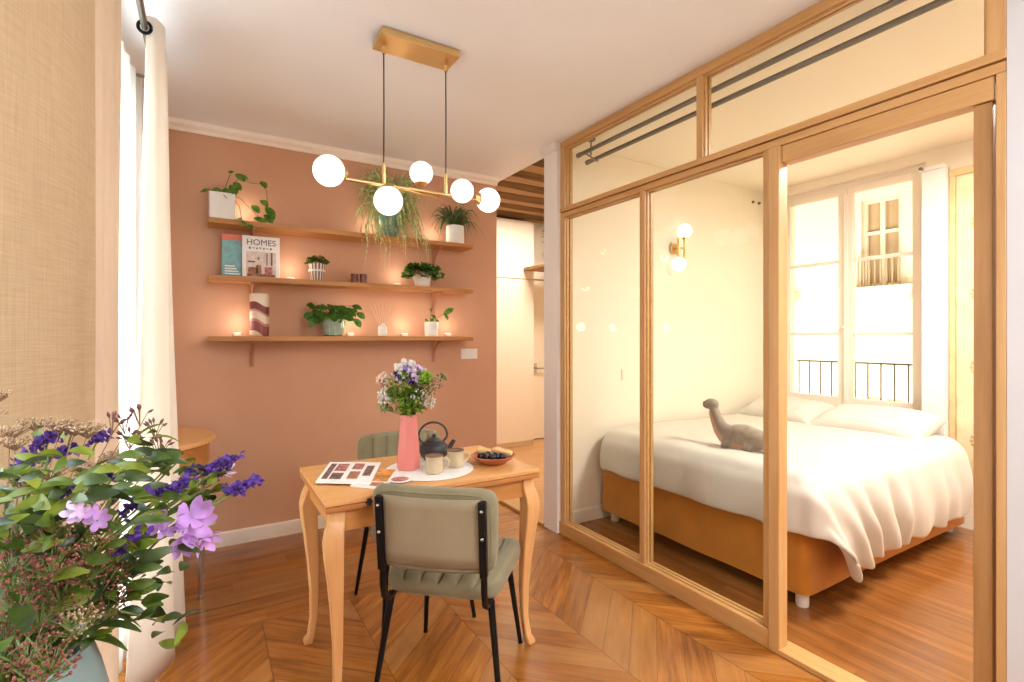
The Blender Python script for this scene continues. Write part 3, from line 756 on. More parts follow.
MB().box(-.07, .055, -.005, .005, 0, .27).go('cover', M_teal, t, bev=.001)
MB().box(-.07, .055, -.0058, -.005, .235, .27).go('coral_band', M_coral, t)
w = MB()
for k in range(4): w.box(-.055, .03-.01*k, -.0058, -.005, .02+k*.016, .028+k*.016)
w.go('caption_lines', M_paper, t)
# striped pot
t = thing('potted_plant', 'small round plant in a grey and white striped pot on the middle shelf', 'plant', (.648, YS, Z2))
st = Nt('striped_glaze'); co = st.coord(); sx = st.new('ShaderNodeSeparateXYZ'); st.l(co, sx.inputs[0])
an = st.math('ARCTAN2', sx.outputs[1], sx.outputs[0]); fr_ = st.math('FRACT', st.math('MULTIPLY', an, 14/(2*PI)))
st.P(Base_Color=st.mixc(st.math('GREATER_THAN', fr_, .5), lin((232, 222, 212)), lin((120, 96, 92))), Roughness=.4)
MB().lathe([(.038, 0), (.04, .004), (.052, .115), (.054, .118), (.048, .118), (.046, .1), (0, .1)], seg=32).go('pot', st.m, t); soil(t, .045, .11)
MB().lathe([(.0535, .066), (.0535, .078), (.047, .078), (.047, .066)], seg=32).go('pot_band', M_ceramic, t)
w = MB()
for k in range(260):
    a = rnd(0, 2*PI); e = rnd(.0, 1.4); r = rnd(.03, .07); c = V(math.cos(a)*math.cos(e)*r, math.sin(a)*math.cos(e)*r, .115+math.sin(e)*r*.8)
    w.leaf(c, c+V(math.cos(a)*.014, math.sin(a)*.014, rnd(-.005, .012)), .017, up=(0, -1, 1), n=3)
w.go('foliage', M_leafM, t)
# candle holders
proto = None
for i, x in enumerate((.895, .955)):
    lb = ('small brown patterned glass candle holder, left of the pair on the middle shelf', 'small brown patterned glass candle holder, right of the pair on the middle shelf')[i]
    if not proto:
        proto = thing('candle_holder', lb, 'candle holder', (x, YS, Z2), 0, 'candle holders on the middle shelf')
        MB().lathe([(.021, 0), (.023, .002), (.027, .066), (.024, .066), (.021, .01), (0, .01)], seg=20).go('cup', plain('brown_mosaic', (136, 78, 62), .3, var=.6, scale=70), proto)
        MB().lathe([(0, .011), (.019, .011), (.018, .034), (0, .034)], seg=16).go('candle', M_ceramic, proto)
    else: dup(proto, (x, YS-.012, Z2), .6, lb)
# variegated pothos
t = thing('potted_ivy', 'bushy variegated ivy spilling over a small white pot on the middle shelf', 'plant', (1.385, YS-.02, Z2))
MB().lathe([(.05, 0), (.054, .004), (.07, .09), (.074, .094), (.066, .094), (.06, .08), (0, .08)], seg=28).go('pot', M_ceramic, t); soil(t, .06, .088)
w = MB(); w2 = MB()
for k in range(300):
    a = rnd(0, 2*PI); e = rnd(-.35, 1.35); r = rnd(.09, .155); sy = .6 if math.sin(a) < 0 else .4
    c = V(math.cos(a)*math.cos(e)*r, math.sin(a)*math.cos(e)*r*sy, .085+math.sin(e)*r*.62)
    if c.z < .025: c.z = .025+rnd(0, .02)
    (w if k % 3 else w2).leaf(c*.8+V(0, 0, .02), c+V(math.cos(a)*.022, math.sin(a)*.02-.012, rnd(-.012, .012)), .036, up=(0, -1, .8), bend=.1)
w.go('foliage', M_leafD, t); w2.go('variegated_foliage', M_leafV, t, label='cream-edged leaves')
# wavy patterned vase
t = thing('patterned_vase', 'tall cream vase with maroon wavy bands standing on the lowest shelf', 'vase', (.302, YS, Z3))
MB().lathe([(.050, 0), (.054, .004), (.056, .02), (.056, .255), (.052, .268), (.044, .268), (.044, .02), (0, .02)], seg=36).go('vase_body', wavy(), t)
# green pothos in ribbed glass pot
t = thing('potted_pothos', 'glossy dark green pothos in a ribbed grey-green glass pot on the lowest shelf', 'plant', (.752, YS, Z3))
n = 40; w = MB(); prof = [(.05, 0), (.062, .006), (.068, .05), (.068, .115), (.063, .115), (.06, .03), (0, .03)]
rings = []
w.lathe(prof, seg=n*2)
for v in w.bm.verts:
    a = math.atan2(v.co.y, v.co.x); r = math.hypot(v.co.x, v.co.y)
    if r > .02: k = 1+.03*math.cos(a*20); v.co.x *= k; v.co.y *= k
w.go('pot', plain('grey_green_glass', (148, 164, 146), .15, var=.08, scale=30), t); soil(t, .058, .105)
w = MB(); ws = MB()
for k in range(64):
    a = rnd(0, 2*PI); r = rnd(.03, .14); h = rnd(.11, .21); ca = math.cos(a); sa = math.sin(a)*(.6 if math.sin(a) < 0 else .35)
    b = V(ca*r, sa*r, h); ws.tube([(0, 0, .1), (ca*r*.5, sa*r*.5, h*.98), b], .0018, 5)
    w.leaf(b, b+V(ca*.055, sa*.05-.015, rnd(-.05, .0)), rnd(.038, .052), up=(0, -1, .7), bend=.08)
for b, tp in (((-.13, -.04, .12), (-.16, -.07, .06)), ((.15, -.03, .16), (.2, -.05, .12)), ((.13, -.04, .12), (.17, -.06, .06))):
    ws.tube([(0, 0, .11), b], .0018, 5); w.leaf(b, tp, .05, up=(0, -1, .4), bend=.08)
ws.go('stems', M_stem, t); w.go('foliage', M_leafD, t)
# reed diffuser
t = thing('reed_diffuser', 'white bottle reed diffuser with pale sticks fanned out on the lowest shelf', 'diffuser', (1.093, YS, Z3))
MB().lathe([(.028, 0), (.032, .003), (.032, .066), (.027, .074), (.014, .078), (.013, .09), (.010, .09), (.010, .07), (0, .07)], seg=26).go('bottle', M_ceramic, t)
for k in range(7):
    a = -.42+k*.14; MB().tube([(math.sin(a)*.005, 0, .03), (math.sin(a)*.22, -.01+.006*(k % 3), .03+.205*math.cos(a))], .0016, 5).go('reed', plain('reed', (224, 196, 164), .8), t)
# sprout pot
t = thing('potted_seedling', 'small white pot with a single sprouting leafy stem on the lowest shelf', 'plant', (1.465, YS, Z3))
MB().lathe([(.046, 0), (.049, .003), (.052, .105), (.048, .108), (.045, .1), (.045, .09), (0, .09)], seg=28).go('pot', M_ceramic, t); soil(t, .044, .1)
w = MB().tube([(0, 0, .09), (.03, -.01, .13), (.07, -.01, .155), (.10, -.02, .17)], .002, 6).tube([(0, 0, .09), (-.01, 0, .14), (0, 0, .19)], .002, 6).tube([(0, 0, .09), (-.03, 0, .12)], .002, 6); w.go('stems', M_stem, t)
w = MB()
for b, tp, wd in (((.09, -.02, .165), (.165, -.04, .21), .045), ((.1, -.02, .17), (.12, -.03, .12), .03), ((0, 0, .16), (.025, -.02, .13), .03), ((0, 0, .18), (-.02, -.01, .21), .018), ((-.03, 0, .12), (-.06, -.02, .115), .03), ((.03, -.01, .125), (.05, -.02, .1), .025), ((-.01, 0, .11), (.01, -.03, .13), .03)):
    w.leaf(b, tp, wd, up=(0, -1, .5), bend=.1)
w.go('foliage', M_leafM, t)
# small white shelf lights
M_led = emis('warm_led', (255, 214, 170), 1.2)
pk = None
for i, (x, z, s, lb) in enumerate(((.21, Z1, 1., 'left of the top shelf beside the square pot'), (1.02, Z1, 1., 'top shelf behind the spider plant'), (1.50, Z1, 1., 'top shelf left of the grassy plant'),
        (.49, Z2, 1., 'middle shelf right of the magazines'), (1.22, Z2, 1., 'middle shelf left of the ivy'), (.18, Z3, 1.5, 'left end of the lowest shelf'), (1.27, Z3, 1.8, 'lowest shelf right of the diffuser'), (.88, Z3, 1.2, 'lowest shelf right of the pothos'), (1.62, Z3, 1., 'right end of the lowest shelf'))):
    lab = 'small white puck light on the '+lb
    if not pk:
        pk = thing('puck_light', lab, 'light', (x, YB-.055, z), 0, 'puck lights on the shelves')
        MB().lathe([(.027, 0), (.03, .002), (.03, .018), (.026, .02)], seg=24).go('housing', M_ceramic, pk)
        MB().lathe([(.021, .0201), (.021, .0225), (0, .0225)], seg=24).go('lens', M_led, pk); o = pk
    else: o = dup(pk, (x, YB-.055, z), 0, lab)
    L = bpy.data.lights.new('puck', 'POINT'); L.energy = .42*s; L.color = (1, .86, .72); L.shadow_soft_size = .04
    lo = bpy.data.objects.new('puck_lamp', L); COL.objects.link(lo); lo.parent = o; lo.location = (0, -.03, .085)

# ------------------------------------------------------------------ table
TX0, TX1, TY0, TY1, TZ = .355, 1.235, 1.815, 2.37, .755
tb = thing('dining_table', 'light wooden dining table with curved cabriole legs and a folding double top', 'table', ((TX0+TX1)/2, (TY0+TY1)/2, 0))
hx, hy = (TX1-TX0)/2, (TY1-TY0)/2
MB().box(-hx, hx, -hy, hy, TZ-.019, TZ).go('table_top', M_table, tb, bev=.003)
MB().box(-hx, hx, -hy, hy, TZ-.040, TZ-.021).go('folded_leaf', M_edge, tb, bev=.003)
w = MB().box(-hx+.055, hx-.055, -hy+.03, -hy+.05, .635, TZ-.041).box(-hx+.055, hx-.055, hy-.05, hy-.03, .635, TZ-.041).box(-hx+.03, -hx+.05, -hy+.055, hy-.055, .635, TZ-.041).box(hx-.05, hx-.03, -hy+.055, hy-.055, .635, TZ-.041)
w.go('apron', M_apron, tb, bev=.002)
for sx in (-1, 1):
    for sy in (-1, 1):
        w = MB(); cx, cy = sx*(hx-.045), sy*(hy-.045); P_ = []; R_ = []
        for f, off, r in ((0, .022, .017), (.015, .02, .018), (.05, .008, .0145), (.16, -.004, .0145), (.32, -.006, .017), (.5, 0, .021), (.66, .008, .0265), (.76, .016, .0305), (.84, .019, .0325), (.89, .013, .0305), (.93, .004, .028), (.945, 0, .0275), (1, 0, .0275)):
            P_.append((cx+sx*off*.8, cy+sy*off*.8, f*(TZ-.041))); R_.append(r)
        w.tube(P_, R_, square=True, up=(1, 0, 0))
        o = w.go('leg', M_tleg, tb, smooth=50, bev=.005)
MB().box(-.30, -.285, -hy-.002, -hy+.0, TZ-.034, TZ-.008).box(-.306, -.278, -hy-.0025, -hy, TZ-.024, TZ-.017).go('hinge', M_iron, tb)

# ------------------------------------------------------------------ chairs
def cushion(w, W, H, T, nch, depth, curve, both=False, round_=.10, flare=0., crown=.0):
    """pad in local x (width) / v (height) with channels on the +t side; returns fn positions"""
    N, K = 72, 26
    def warp(s): return math.sin(PI/2*(s*2-1))
    def f(side):
        def g(u, v):
            a = (u*2-1); a = a*.6+.4*math.sin(PI/2*a); b = warp(v)
            e = max(0, (1-abs(a)**14)*(1-abs(b)**8))**.42
            x = W/2*a*(1-round_*abs(b)**8)*(1+flare*b); y = H/2*b*(1-round_*.8*abs(a)**8)
            t = T/2*e
            if side > 0:
                ph = (a*.5+.5)*nch; gr = abs(math.sin(PI*ph))
                if .3/nch < (a*.5+.5) < 1-.3/nch: t -= depth*(1-gr**.35)*min(1, (1-abs(b)**4)*3)*(1 if crown == 0 else 1)
                t += crown*(1-a*a)*(1-b*b)
            return x, y, side*t
        return g
    return f, N, K
def chair(label, loc, rz):
    t = thing('dining_chair', label, 'chair', loc, rz, 'velvet dining chairs at the table')
    # seat: channels run front-back
    w = MB(); f, N, K = cushion(w, .45, .45, .085, 6, .024, 0, round_=.12, flare=.05)
    for sd in (1, -1):
        g = f(sd)
        def q(u, v, g=g):
            x, y, z = g(u, v); return V(x, y+.0, .432+z)
        w.grid(q, N, K)
    bmesh.ops.remove_doubles(w.bm, verts=w.bm.verts, dist=.0006)
    seat = w.go('seat', M_velvet, t, smooth=70)
    pp = []
    for k in range(49):
        a = 2*PI*k/48; c, s = math.cos(a), math.sin(a); e = 6
        r = (abs(c)**e+abs(s)**e)**(-1/e); pp.append((.212*r*c*(1+.05*s), .212*r*s, .405))
    MB().tube(pp, .005, 6, cap=False).go('piping', M_velvet, seat)
    # back: leaning pad, front channels vertical (front = +y)
    w = MB(); f, N, K = cushion(w, .448, .30, .062, 6, .016, 0, round_=.10, flare=.02)
    def place(x, y, tt):
        # y up, tt toward front
        zz = .661+y; lean = -.235-(zz-.5)*.10
        return V(x, lean+tt+.55*x*x-.02, zz)
    for sd in (1, -1):
        g = f(sd); w.grid(lambda u, v, g=g: place(*g(u, v)), N, K)
    bmesh.ops.remove_doubles(w.bm, verts=w.bm.verts, dist=.0006)
    bk = w.go('backrest', M_velvet, t, smooth=70)
    w = MB()
    for ss in (.018, -.024):
        pp = []
        for k in range(61):
            a = 2*PI*k/60; c, s = math.cos(a), math.sin(a); r = (abs(c)**7+abs(s)**7)**(-1/7.)
            pp.append(place(.205*r*c, .133*r*s, ss))
        w.tube(pp, .0045, 6, cap=False)
    w.go('piping', M_velvet, bk)
    w = MB(); w.grid(lambda u, v: place((u-.5)*.35, (v-.5)*.235, -.031-.0015), 20, 6); w.go('back_panel', M_velvetb, bk, smooth=70, solid=.004)
    for s in (-1, 1):
        a = place(s*.182, .115, -.040); b = place(s*.182, -.145, -.040)
        w = MB(); w.tube([a, b], .0125, square=True, up=(1, 0, 0))
        w.tube([b+V(0, 0, .02), V(s*.182, b.y+.004, .46), V(s*.182, b.y+.015, .415), V(s*.18, b.y+.05, .392), V(s*.178, -.12, .388)], .0115, 10)
        w.go('back_strut', M_black, t, smooth=60, bev=.002)
        w = MB()
        for q in (.095, .0): w.ball(place(s*.182, q-.01, -.054), .006, 10, (1, .5, 1))
        w.go('bolt', M_chrome, t)
        MB().tube([(s*.185, -.19, .392), (s*.235, -.245, .004)], [.0135, .009], 12).tube([(s*.235, -.245, .004), (s*.235, -.245, 0)], .0105, 10).go('leg', M_black, t)
        MB().tube([(s*.175, .16, .392), (s*.215, .235, .004)], [.0135, .009], 12).tube([(s*.215, .235, .004), (s*.215, .235, 0)], .0105, 10).go('leg', M_black, t)
        MB().tube([(s*.178, -.19, .39), (s*.172, .17, .39)], .009, 8).go('seat_rail', M_black, t)
    return t
c0 = chair('sage velvet dining chair in front of the table, its smooth back turned to us', (.853, 1.838, 0), math.radians(-42))
c1 = dup(c0, (.89, 2.40, 0), math.radians(177), 'sage velvet dining chair tucked in behind the table, facing the camera')

# ------------------------------------------------------------------ things on the table
Zt = TZ+.001
tag(MB().lathe([(0, 0), (.184, 0), (.186, .002), (.184, .004), (0, .004)], seg=56).go('placemat', M_paper), 'round white placemat under the vase and mugs on the table', 'placemat').location = (.825, 2.045, Zt)
Zm = Zt+.005
t = thing('vase', 'tall faceted pink ceramic vase holding flowers on the table', 'vase', (.745, 2.085, Zm), .2)
w = MB().lathe([(.046, 0), (.049, .004), (.049, .03), (.036, .228), (.034, .232), (.030, .228), (.042, .03), (0, .02)], seg=8); w.go('vase_body', M_pinkvase, t, smooth=20, bev=.002)

def petal_flower(parent, name, c, d, size, m, n=6, mid=None):
    d = Vector(d).normalized(); q = d.to_track_quat('Z', 'Y').to_matrix(); w = MB(); c = Vector(c)
    for k in range(n):
        a = 2*PI*k/n+rnd(-.2, .2); o = q @ V(math.cos(a), math.sin(a), 0); l = size*rnd(.85, 1.1)
        tip = c+o*l*.85+d*l*rnd(.35, .75); w.leaf(c+o*size*.05, tip, size*.5, up=d, bend=-.22, fold=.15, n=6)
    w.go(name, m, parent, smooth=80, recalc=False)
def fluff(parent, name, c, r, n, pr, m, sc=(1, 1, 1), stem=None, ms=None):
    w = MB(); c = Vector(c)
    for k in range(n):
        a = rnd(0, 2*PI); z = rnd(-1, 1); q = math.sqrt(1-z*z); rr = r*rnd(.35, 1)**.6
        p = c+V(q*math.cos(a)*rr*sc[0], q*math.sin(a)*rr*sc[1], z*rr*sc[2]); w.ball(p, pr*rnd(.7, 1.2), 6, (1, 1, rnd(.8, 1.4)))
    return w.go(name, m, parent, smooth=80)

# bouquet in pink vase
bq = thing('flower_bouquet', 'mixed bouquet of violet, white and green flowers in the pink vase', 'flowers', (.745, 2.085, Zm+.225))
w = MB(); lf = MB()
random.seed(21)
for k in range(85):
    a = rnd(0, 2*PI); r = rnd(.03, .125); h = rnd(.02, .19); tip = V(r*math.cos(a), r*math.sin(a)*.8, h)
    w.tube([(0, 0, -.12), (r*.15*math.cos(a), r*.15*math.sin(a), .0), tip], .0014, 5)
    for j in range(3):
        b = tip*rnd(.5, 1.0); a2 = a+rnd(-1, 1); lf.leaf(b, b+V(.04*math.cos(a2), .04*math.sin(a2), rnd(-.02, .025)), .022, n=4, bend=.1)
w.go('stems', M_stem, bq); lf.go('foliage', M_leafL, bq)
# offsets along camera-right (.856,-.517)
def cr_(u, v, z): return V(.856*u+.517*v, -.517*u+.856*v, z)
for u, v, z, r, n, pr, m, nm in [(-.01, 0, .185, .045, 90, .009, M_whitef, 'white_flower'), (.035, -.01, .175, .035, 60, .008, M_lilacp, 'lilac_flower'), (-.035, -.01, .18, .022, 40, .006, M_purple, 'violet_flower'), (.0, -.03, .19, .02, 34, .006, M_violet, 'violet_flower'), (.012, -.03, .155, .018, 24, .006, M_purple, 'violet_flower'),
    (-.105, 0, .15, .028, 50, .007, plain('blush_petal', (238, 206, 186), .7, var=.05, trans=.2), 'blush_flower'), (.07, -.02, .165, .026, 70, .006, plain('lime_petal', (150, 196, 50), .7, var=.1, trans=.2), 'lime_flower'), (-.09, -.02, .085, .03, 50, .006, M_whitef, 'white_flower'), (-.06, -.04, .11, .026, 40, .005, M_leafL, 'green_flower'),
    (.045, -.03, .09, .03, 50, .005, M_whitef, 'white_flower'), (.08, -.02, .11, .032, 50, .004, M_tan, 'dried_flower'), (.12, -.01, .14, .028, 36, .004, M_tan, 'dried_flower'), (.14, 0, .165, .02, 24, .004, M_leafV, 'green_flower'), (.0, -.05, .06, .03, 40, .006, M_leafL, 'green_flower'), (-.10, -.01, .04, .024, 30, .005, M_leafV, 'green_flower'), (.09, -.01, .06, .025, 30, .005, M_whitef, 'white_flower')]:
    c = cr_(u, v, z); w = fluff(bq, nm, c, r*1.2, int(n*1.5), pr, m)
for k in range(8):
    a = rnd(0, 2*PI); c = cr_(rnd(-.05, .06), rnd(-.04, .0), rnd(.16, .21)); petal_flower(bq, 'white_flower' if k % 2 else 'lilac_flower', c, (rnd(-.6, .6), rnd(-1, .0), rnd(.3, 1)), .024, M_whitef if k % 2 else M_violet, 6)

# teapot
t = thing('teapot', 'black cast iron teapot with an arched handle on the table behind the mugs', 'teapot', (.893, 2.165, Zm), math.radians(-12))
MB().lathe([(.034, 0), (.042, .004), (.06, .025), (.066, .045), (.062, .068), (.045, .085), (.034, .09), (.03, .086), (0, .086)], seg=32).go('pot_body', M_iron, t)
lid = MB().lathe([(.036, .088), (.034, .094), (.018, .101), (0, .103)], seg=26).go('lid', M_iron, t)
MB().lathe([(.005, .101), (.005, .108), (.010, .113), (.009, .119), (0, .121)], seg=14).go('knob', M_iron, lid)
MB().tube([(.052, 0, .04), (.072, 0, .05), (.084, 0, .072), (.095, 0, .086)], [.017, .013, .010, .0085], 12).go('spout', M_iron, t)
MB().tube([(-.004+.065*math.cos(a)*(1 if math.sin(a) > 0 else 1-.25*math.sin(a)**2), 0, .112+(.06 if math.sin(a) > 0 else .045)*math.sin(a)) for a in [math.radians(-62+k*304/40.) for k in range(41)]], .0048, 10).go('handle', M_iron, t)
# mugs
t = thing('mug', 'cream stoneware mug on the placemat nearer the pink vase', 'mug', (.812, 1.965, Zm), math.radians(-30), 'stoneware mugs on the table')
MB().lathe([(.030, 0), (.034, .003), (.038, .02), (.037, .04), (.034, .056), (.037, .070), (.0345, .071), (.031, .056), (.034, .03), (.026, .008), (0, .008)], seg=32).go('mug_body', M_mug, t)
MB().lathe([(.0375, .0695), (.037, .0725), (.0345, .0725), (.034, .0695)], seg=32).go('rim', M_mugrim, t)
MB().tube([(.034, 0, .056), (.05, 0, .060), (.060, 0, .048), (.056, 0, .03), (.037, 0, .018)], [.006, .0055, .0055, .0055, .006], 10).go('handle', M_mug, t)
MB().lathe([(0, .05), (.0325, .05), (.0325, .052), (0, .052)], seg=28).go('coffee', plain('coffee', (120, 84, 56), .2), t)
dup(t, (.93, 2.012, Zm), math.radians(-8), 'cream stoneware mug on the placemat edge beside the bowl of berries')
# bowl with berries and pastry
t = thing('bowl', 'shallow terracotta bowl with berries and pastry at the right end of the table', 'bowl', (1.11, 2.00, Zt))
MB().lathe([(.05, 0), (.055, .003), (.085, .022), (.10, .036), (.097, .038), (.08, .026), (.05, .01), (0, .01)], seg=40).go('bowl_body', M_terra, t)
random.seed(5); pr = None
bp = [(-.055, -.03), (-.03, -.045), (-.045, -.005), (-.012, -.02), (0, -.052), (.02, -.03), (-.025, .02), (.045, -.045), (.01, .0), (.03, -.005)]
for i, (u, v) in enumerate(bp):
    c = cr_(u, v, 0); z = Zt+.033+(.004 if math.hypot(u, v) > .05 else 0)
    if not pr:
        pr = MB().ball((0, 0, 0), .0145, 16).go('blackberry', M_berry); tag(pr, 'round dark berry among the berries in the terracotta bowl', 'berry', 'dark berries in the bowl'); o = pr
    else: o = pr.copy(); COL.objects.link(o)
    o.location = (1.11+c.x, 2.00+c.y, z)
for i, (u, v, a, z, lb) in enumerate(((.04, .03, -25, .045, 'golden pastry slice resting on the bowl rim, the larger right one'), (-.03, .045, 10, .043, 'pale pastry slice at the back of the terracotta bowl'))):
    c = cr_(u, v, 0); w = MB(); w.prism([(-.05, -.02), (.05, -.014), (.046, .018), (-.04, .024)], -.008, .008, 2)
    o = w.go('pastry_slice', M_bread, bev=.004); o.location = (1.11+c.x, 2.00+c.y, Zt+z); o.rotation_euler = (math.radians(8), math.radians(8), math.radians(a-31)); tag(o, lb, 'pastry')

# magazines on the table
def quad_slab(name, pts, z, h, m, parent=None):
    w = MB(); w.poly([(x, y, z) for x, y in pts]+[(x, y, z+h) for x, y in pts], [(0, 1, 2, 3), (7, 6, 5, 4), (0, 4, 5, 1), (1, 5, 6, 2), (2, 6, 7, 3), (3, 7, 4, 0)])
    return w.go(name, m, parent, smooth=0)
A, B, C, D = V(.364, 2.05), V(.475, 2.335), V(.664, 2.215), V(.537, 1.925)
t = thing('magazine', 'magazine lying open on the left end of the table, showing printed room photos', 'magazine', (0, 0, 0))
quad_slab('pages', [tuple(p) for p in (A, B, C, D)], Zt+.007, .007, M_paper, t)
def sub(u0, u1, v0, v1):
    def q(u, v): return tuple((A*(1-u)+D*u)*(1-v)+(B*(1-u)+C*u)*v)
    return [q(u0, v0), q(u0, v1), q(u1, v1), q(u1, v0)]
for a, m in (((.06, .17, .12, .9), M_photod), ((.2, .42, .5, .9), M_photor), ((.2, .42, .12, .42), M_photod), ((.52, .72, .6, .92), M_photor), ((.52, .72, .15, .5), M_photo), ((.78, .93, .3, .8), M_photod)):
    quad_slab('printed_photo', sub(*a), Zt+.0141, .0004, m, t)
t = thing('magazine', 'magazine with orange printed photos under the open one, near the chair back', 'magazine', (0, 0, 0))
A, B, C, D = V(.470, 1.955), V(.60, 2.16), V(.705, 2.09), V(.575, 1.850)
quad_slab('pages', [tuple(p) for p in (A, B, C, D)], Zt, .006, M_paper, t)
for a, m in (((.12, .9, .3, .97), M_orange), ((.5, .85, .05, .25), M_photor)): quad_slab('printed_photo', sub(*a), Zt+.0062, .0004, m, t)
t = thing('coaster', 'small round printed card lying beside the placemat behind the chair back', 'card', (.655, 1.93, Zt+.0075))
MB().lathe([(0, 0), (.045, 0), (.045, .002), (0, .002)], seg=28).go('card', M_paper, t)
MB().lathe([(0, .002), (.034, .002), (.034, .0024), (0, .0024)], seg=28).go('printed_photo', M_photor, t)

# ------------------------------------------------------------------ curtains, rod, console
crod = thing('curtain_rod', 'dark grey curtain rod along the window side, at the top left', 'curtain rod', (-.186, 1.2, 2.455))
MB().tube([(0, -2.2, 0), (0, 1.50, 0)], .011, 14).go('rod', M_steel, crod)
MB().ball((0, 1.515, 0), .02, 16).go('finial', M_steel, crod)
for y in (-1.3, 1.53): MB().tube([(0, y, 0), (-.143, y, 0)], .007, 8).tube([(-.137, y, 0), (-.143, y, 0)], .025, 14).go('bracket', M_steel, crod)
def smooth_path(pts, n):
    out = []; P = [Vector(p) for p in pts]
    for i in range(len(P)-1):
        a = P[max(i-1, 0)]; b = P[i]; c = P[i+1]; d = P[min(i+2, len(P)-1)]
        for k in range(n):
            t = k/n; out.append(.5*((2*b)+(c-a)*t+(2*a-5*b+4*c-d)*t*t+(3*b-3*c+d-a)*t**3))
    out.append(P[-1]); return out
def curtain(name, label, top, bot, z0, z1, m, hem=0., th=.003, wig=.008, eye=False):
    a = smooth_path(top, 8); b = smooth_path(bot, 8); n = len(a); w = MB(); rows = []; nz = 26
    for j in range(nz+1):
        f = j/nz; z = z0+(z1-z0)*f; row = []
        for i in range(n):
            g = f**.8; p = b[i]*(1-g)+a[i]*g; q = noise.noise(V(i*.12, f*2.2, 4))*wig
            row.append(w.bm.verts.new((p.x+q, p.y+noise.noise(V(i*.12, f*2, 9))*wig, z)))
        rows.append(row)
    for r, s in zip(rows, rows[1:]):
        for i in range(n-1): w.bm.faces.new((r[i], r[i+1], s[i+1], s[i]))
    t = thing(name, label, 'curtain', (0, 0, 0)); w.go('fabric', m, t, smooth=80, solid=th)
    return t
beige = [(-.285, .82), (-.262, .90), (-.225, .99), (-.19, 1.10), (-.178, 1.19), (-.182, 1.245), (-.215, 1.275), (-.30, 1.29)]
ct = curtain('curtain', 'beige linen curtain filling the left edge of the view behind the foreground flowers', beige, [(x-.004, y-.01) for x, y in beige], .01, 2.54, M_linen)
lit_folds = [(-.30, 1.291), (-.31, 1.38), (-.305, 1.50), (-.262, 1.545), (-.222, 1.58), (-.217, 1.61), (-.235, 1.63), (-.285, 1.64), (-.29, 1.69), (-.25, 1.72), (-.218, 1.755), (-.212, 1.785), (-.24, 1.80), (-.29, 1.81), (-.295, 1.86), (-.255, 1.90), (-.222, 1.935), (-.226, 1.96), (-.25, 1.975), (-.29, 1.98)]
cl = curtain('curtain', 'x', lit_folds, [(x-.004, y-.01) for x, y in lit_folds], .01, 2.54, linen('curtain_lit_linen', (232, 212, 188), (214, 192, 166), .12, 1., .9))  # far folds of the same curtain, lighter colour standing for window light
for ch in [o for o in COL.objects if o.parent == cl]: ch.name = 'lit_folds'; ch.parent = ct; ch['label'] = 'folded edge of the curtain, coloured lighter as if lit by the window'
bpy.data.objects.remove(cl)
wt = [(-.18, 2.30), (-.17, 2.295), (-.15, 2.30), (-.135, 2.33), (-.13, 2.38), (-.15, 2.42), (-.185, 2.43), (-.19, 2.46), (-.165, 2.50), (-.14, 2.53), (-.137, 2.57), (-.16, 2.59), (-.20, 2.62), (-.19, 2.66), (-.15, 2.68)]
wb = [(-.245, 2.27), (-.225, 2.29), (-.18, 2.34), (-.14, 2.40), (-.108, 2.47), (-.112, 2.53), (-.17, 2.56), (-.225, 2.57), (-.18, 2.62), (-.11, 2.645), (-.072, 2.68), (-.08, 2.73), (-.15, 2.76), (-.20, 2.78), (-.14, 2.80)]
ct2 = curtain('curtain', 'pale cream curtain gathered at the far end of the window beside the terracotta wall', wt, wb, .012, 2.50, M_cotton, wig=.006)
MB().tube([(-.186+.02*math.cos(2*PI*k/20), 2.294, 2.455+.022*math.sin(2*PI*k/20)) for k in range(21)], .006, 8, cap=False).go('grommet', M_black, ct2)
random.seed(3)
sh = [(-.285+max(0, i-8)*.0055+(.010 if i % 2 else -.010), 2.0+i*.052) for i in range(18)]
sc_ = thing('sheer_curtain', 'thin white sheer curtain in front of the bright window, between the two thick curtains', 'curtain', (0, 0, 0))
w = MB(); a = smooth_path(sh, 5); rows = []
for j in range(9):
    z = .03+(2.46-.03)*j/8; rows.append([w.bm.verts.new((p.x+.004*noise.noise(V(p.y*5, z, 0)), p.y, z)) for p in a])
for r, s in zip(rows, rows[1:]):
    for i in range(len(a)-1): w.bm.faces.new((r[i], r[i+1], s[i+1], s[i]))
w.go('fabric', M_sheer, sc_, smooth=80, solid=.001)
MB().tube([(-.295, 1.985, 2.465), (-.26, 2.93, 2.465)], .005, 8).go('rod', M_trim, sc_)

cs = thing('console_table', 'half-round wooden console table against the window wall behind the pale curtain', 'table', (XL, 3.20, 0))
def half(r, n=24): return [(0.002, -r)]+[(r*math.sin(PI*k/n), -r*math.cos(PI*k/n)) for k in range(1, n)]+[(0.002, r)]
MB().prism(half(.385), .775, .797, 2).go('table_top', M_tleg, cs, bev=.003)
MB().prism(half(.355), .66, .774, 2).go('apron', M_edge, cs, bev=.002)
for x, y in ((.03, -.31), (.03, .31), (.315, -.19+.0), (.325, .13)):
    MB().tube([(x, y, .66), (x, y, .05), (x, y, .0)], [.013, .009, .008], 12).tube([(x, y, .018), (x, y, 0)], .013, 12).go('leg', M_chrome if x > .1 else M_ceramic, cs)

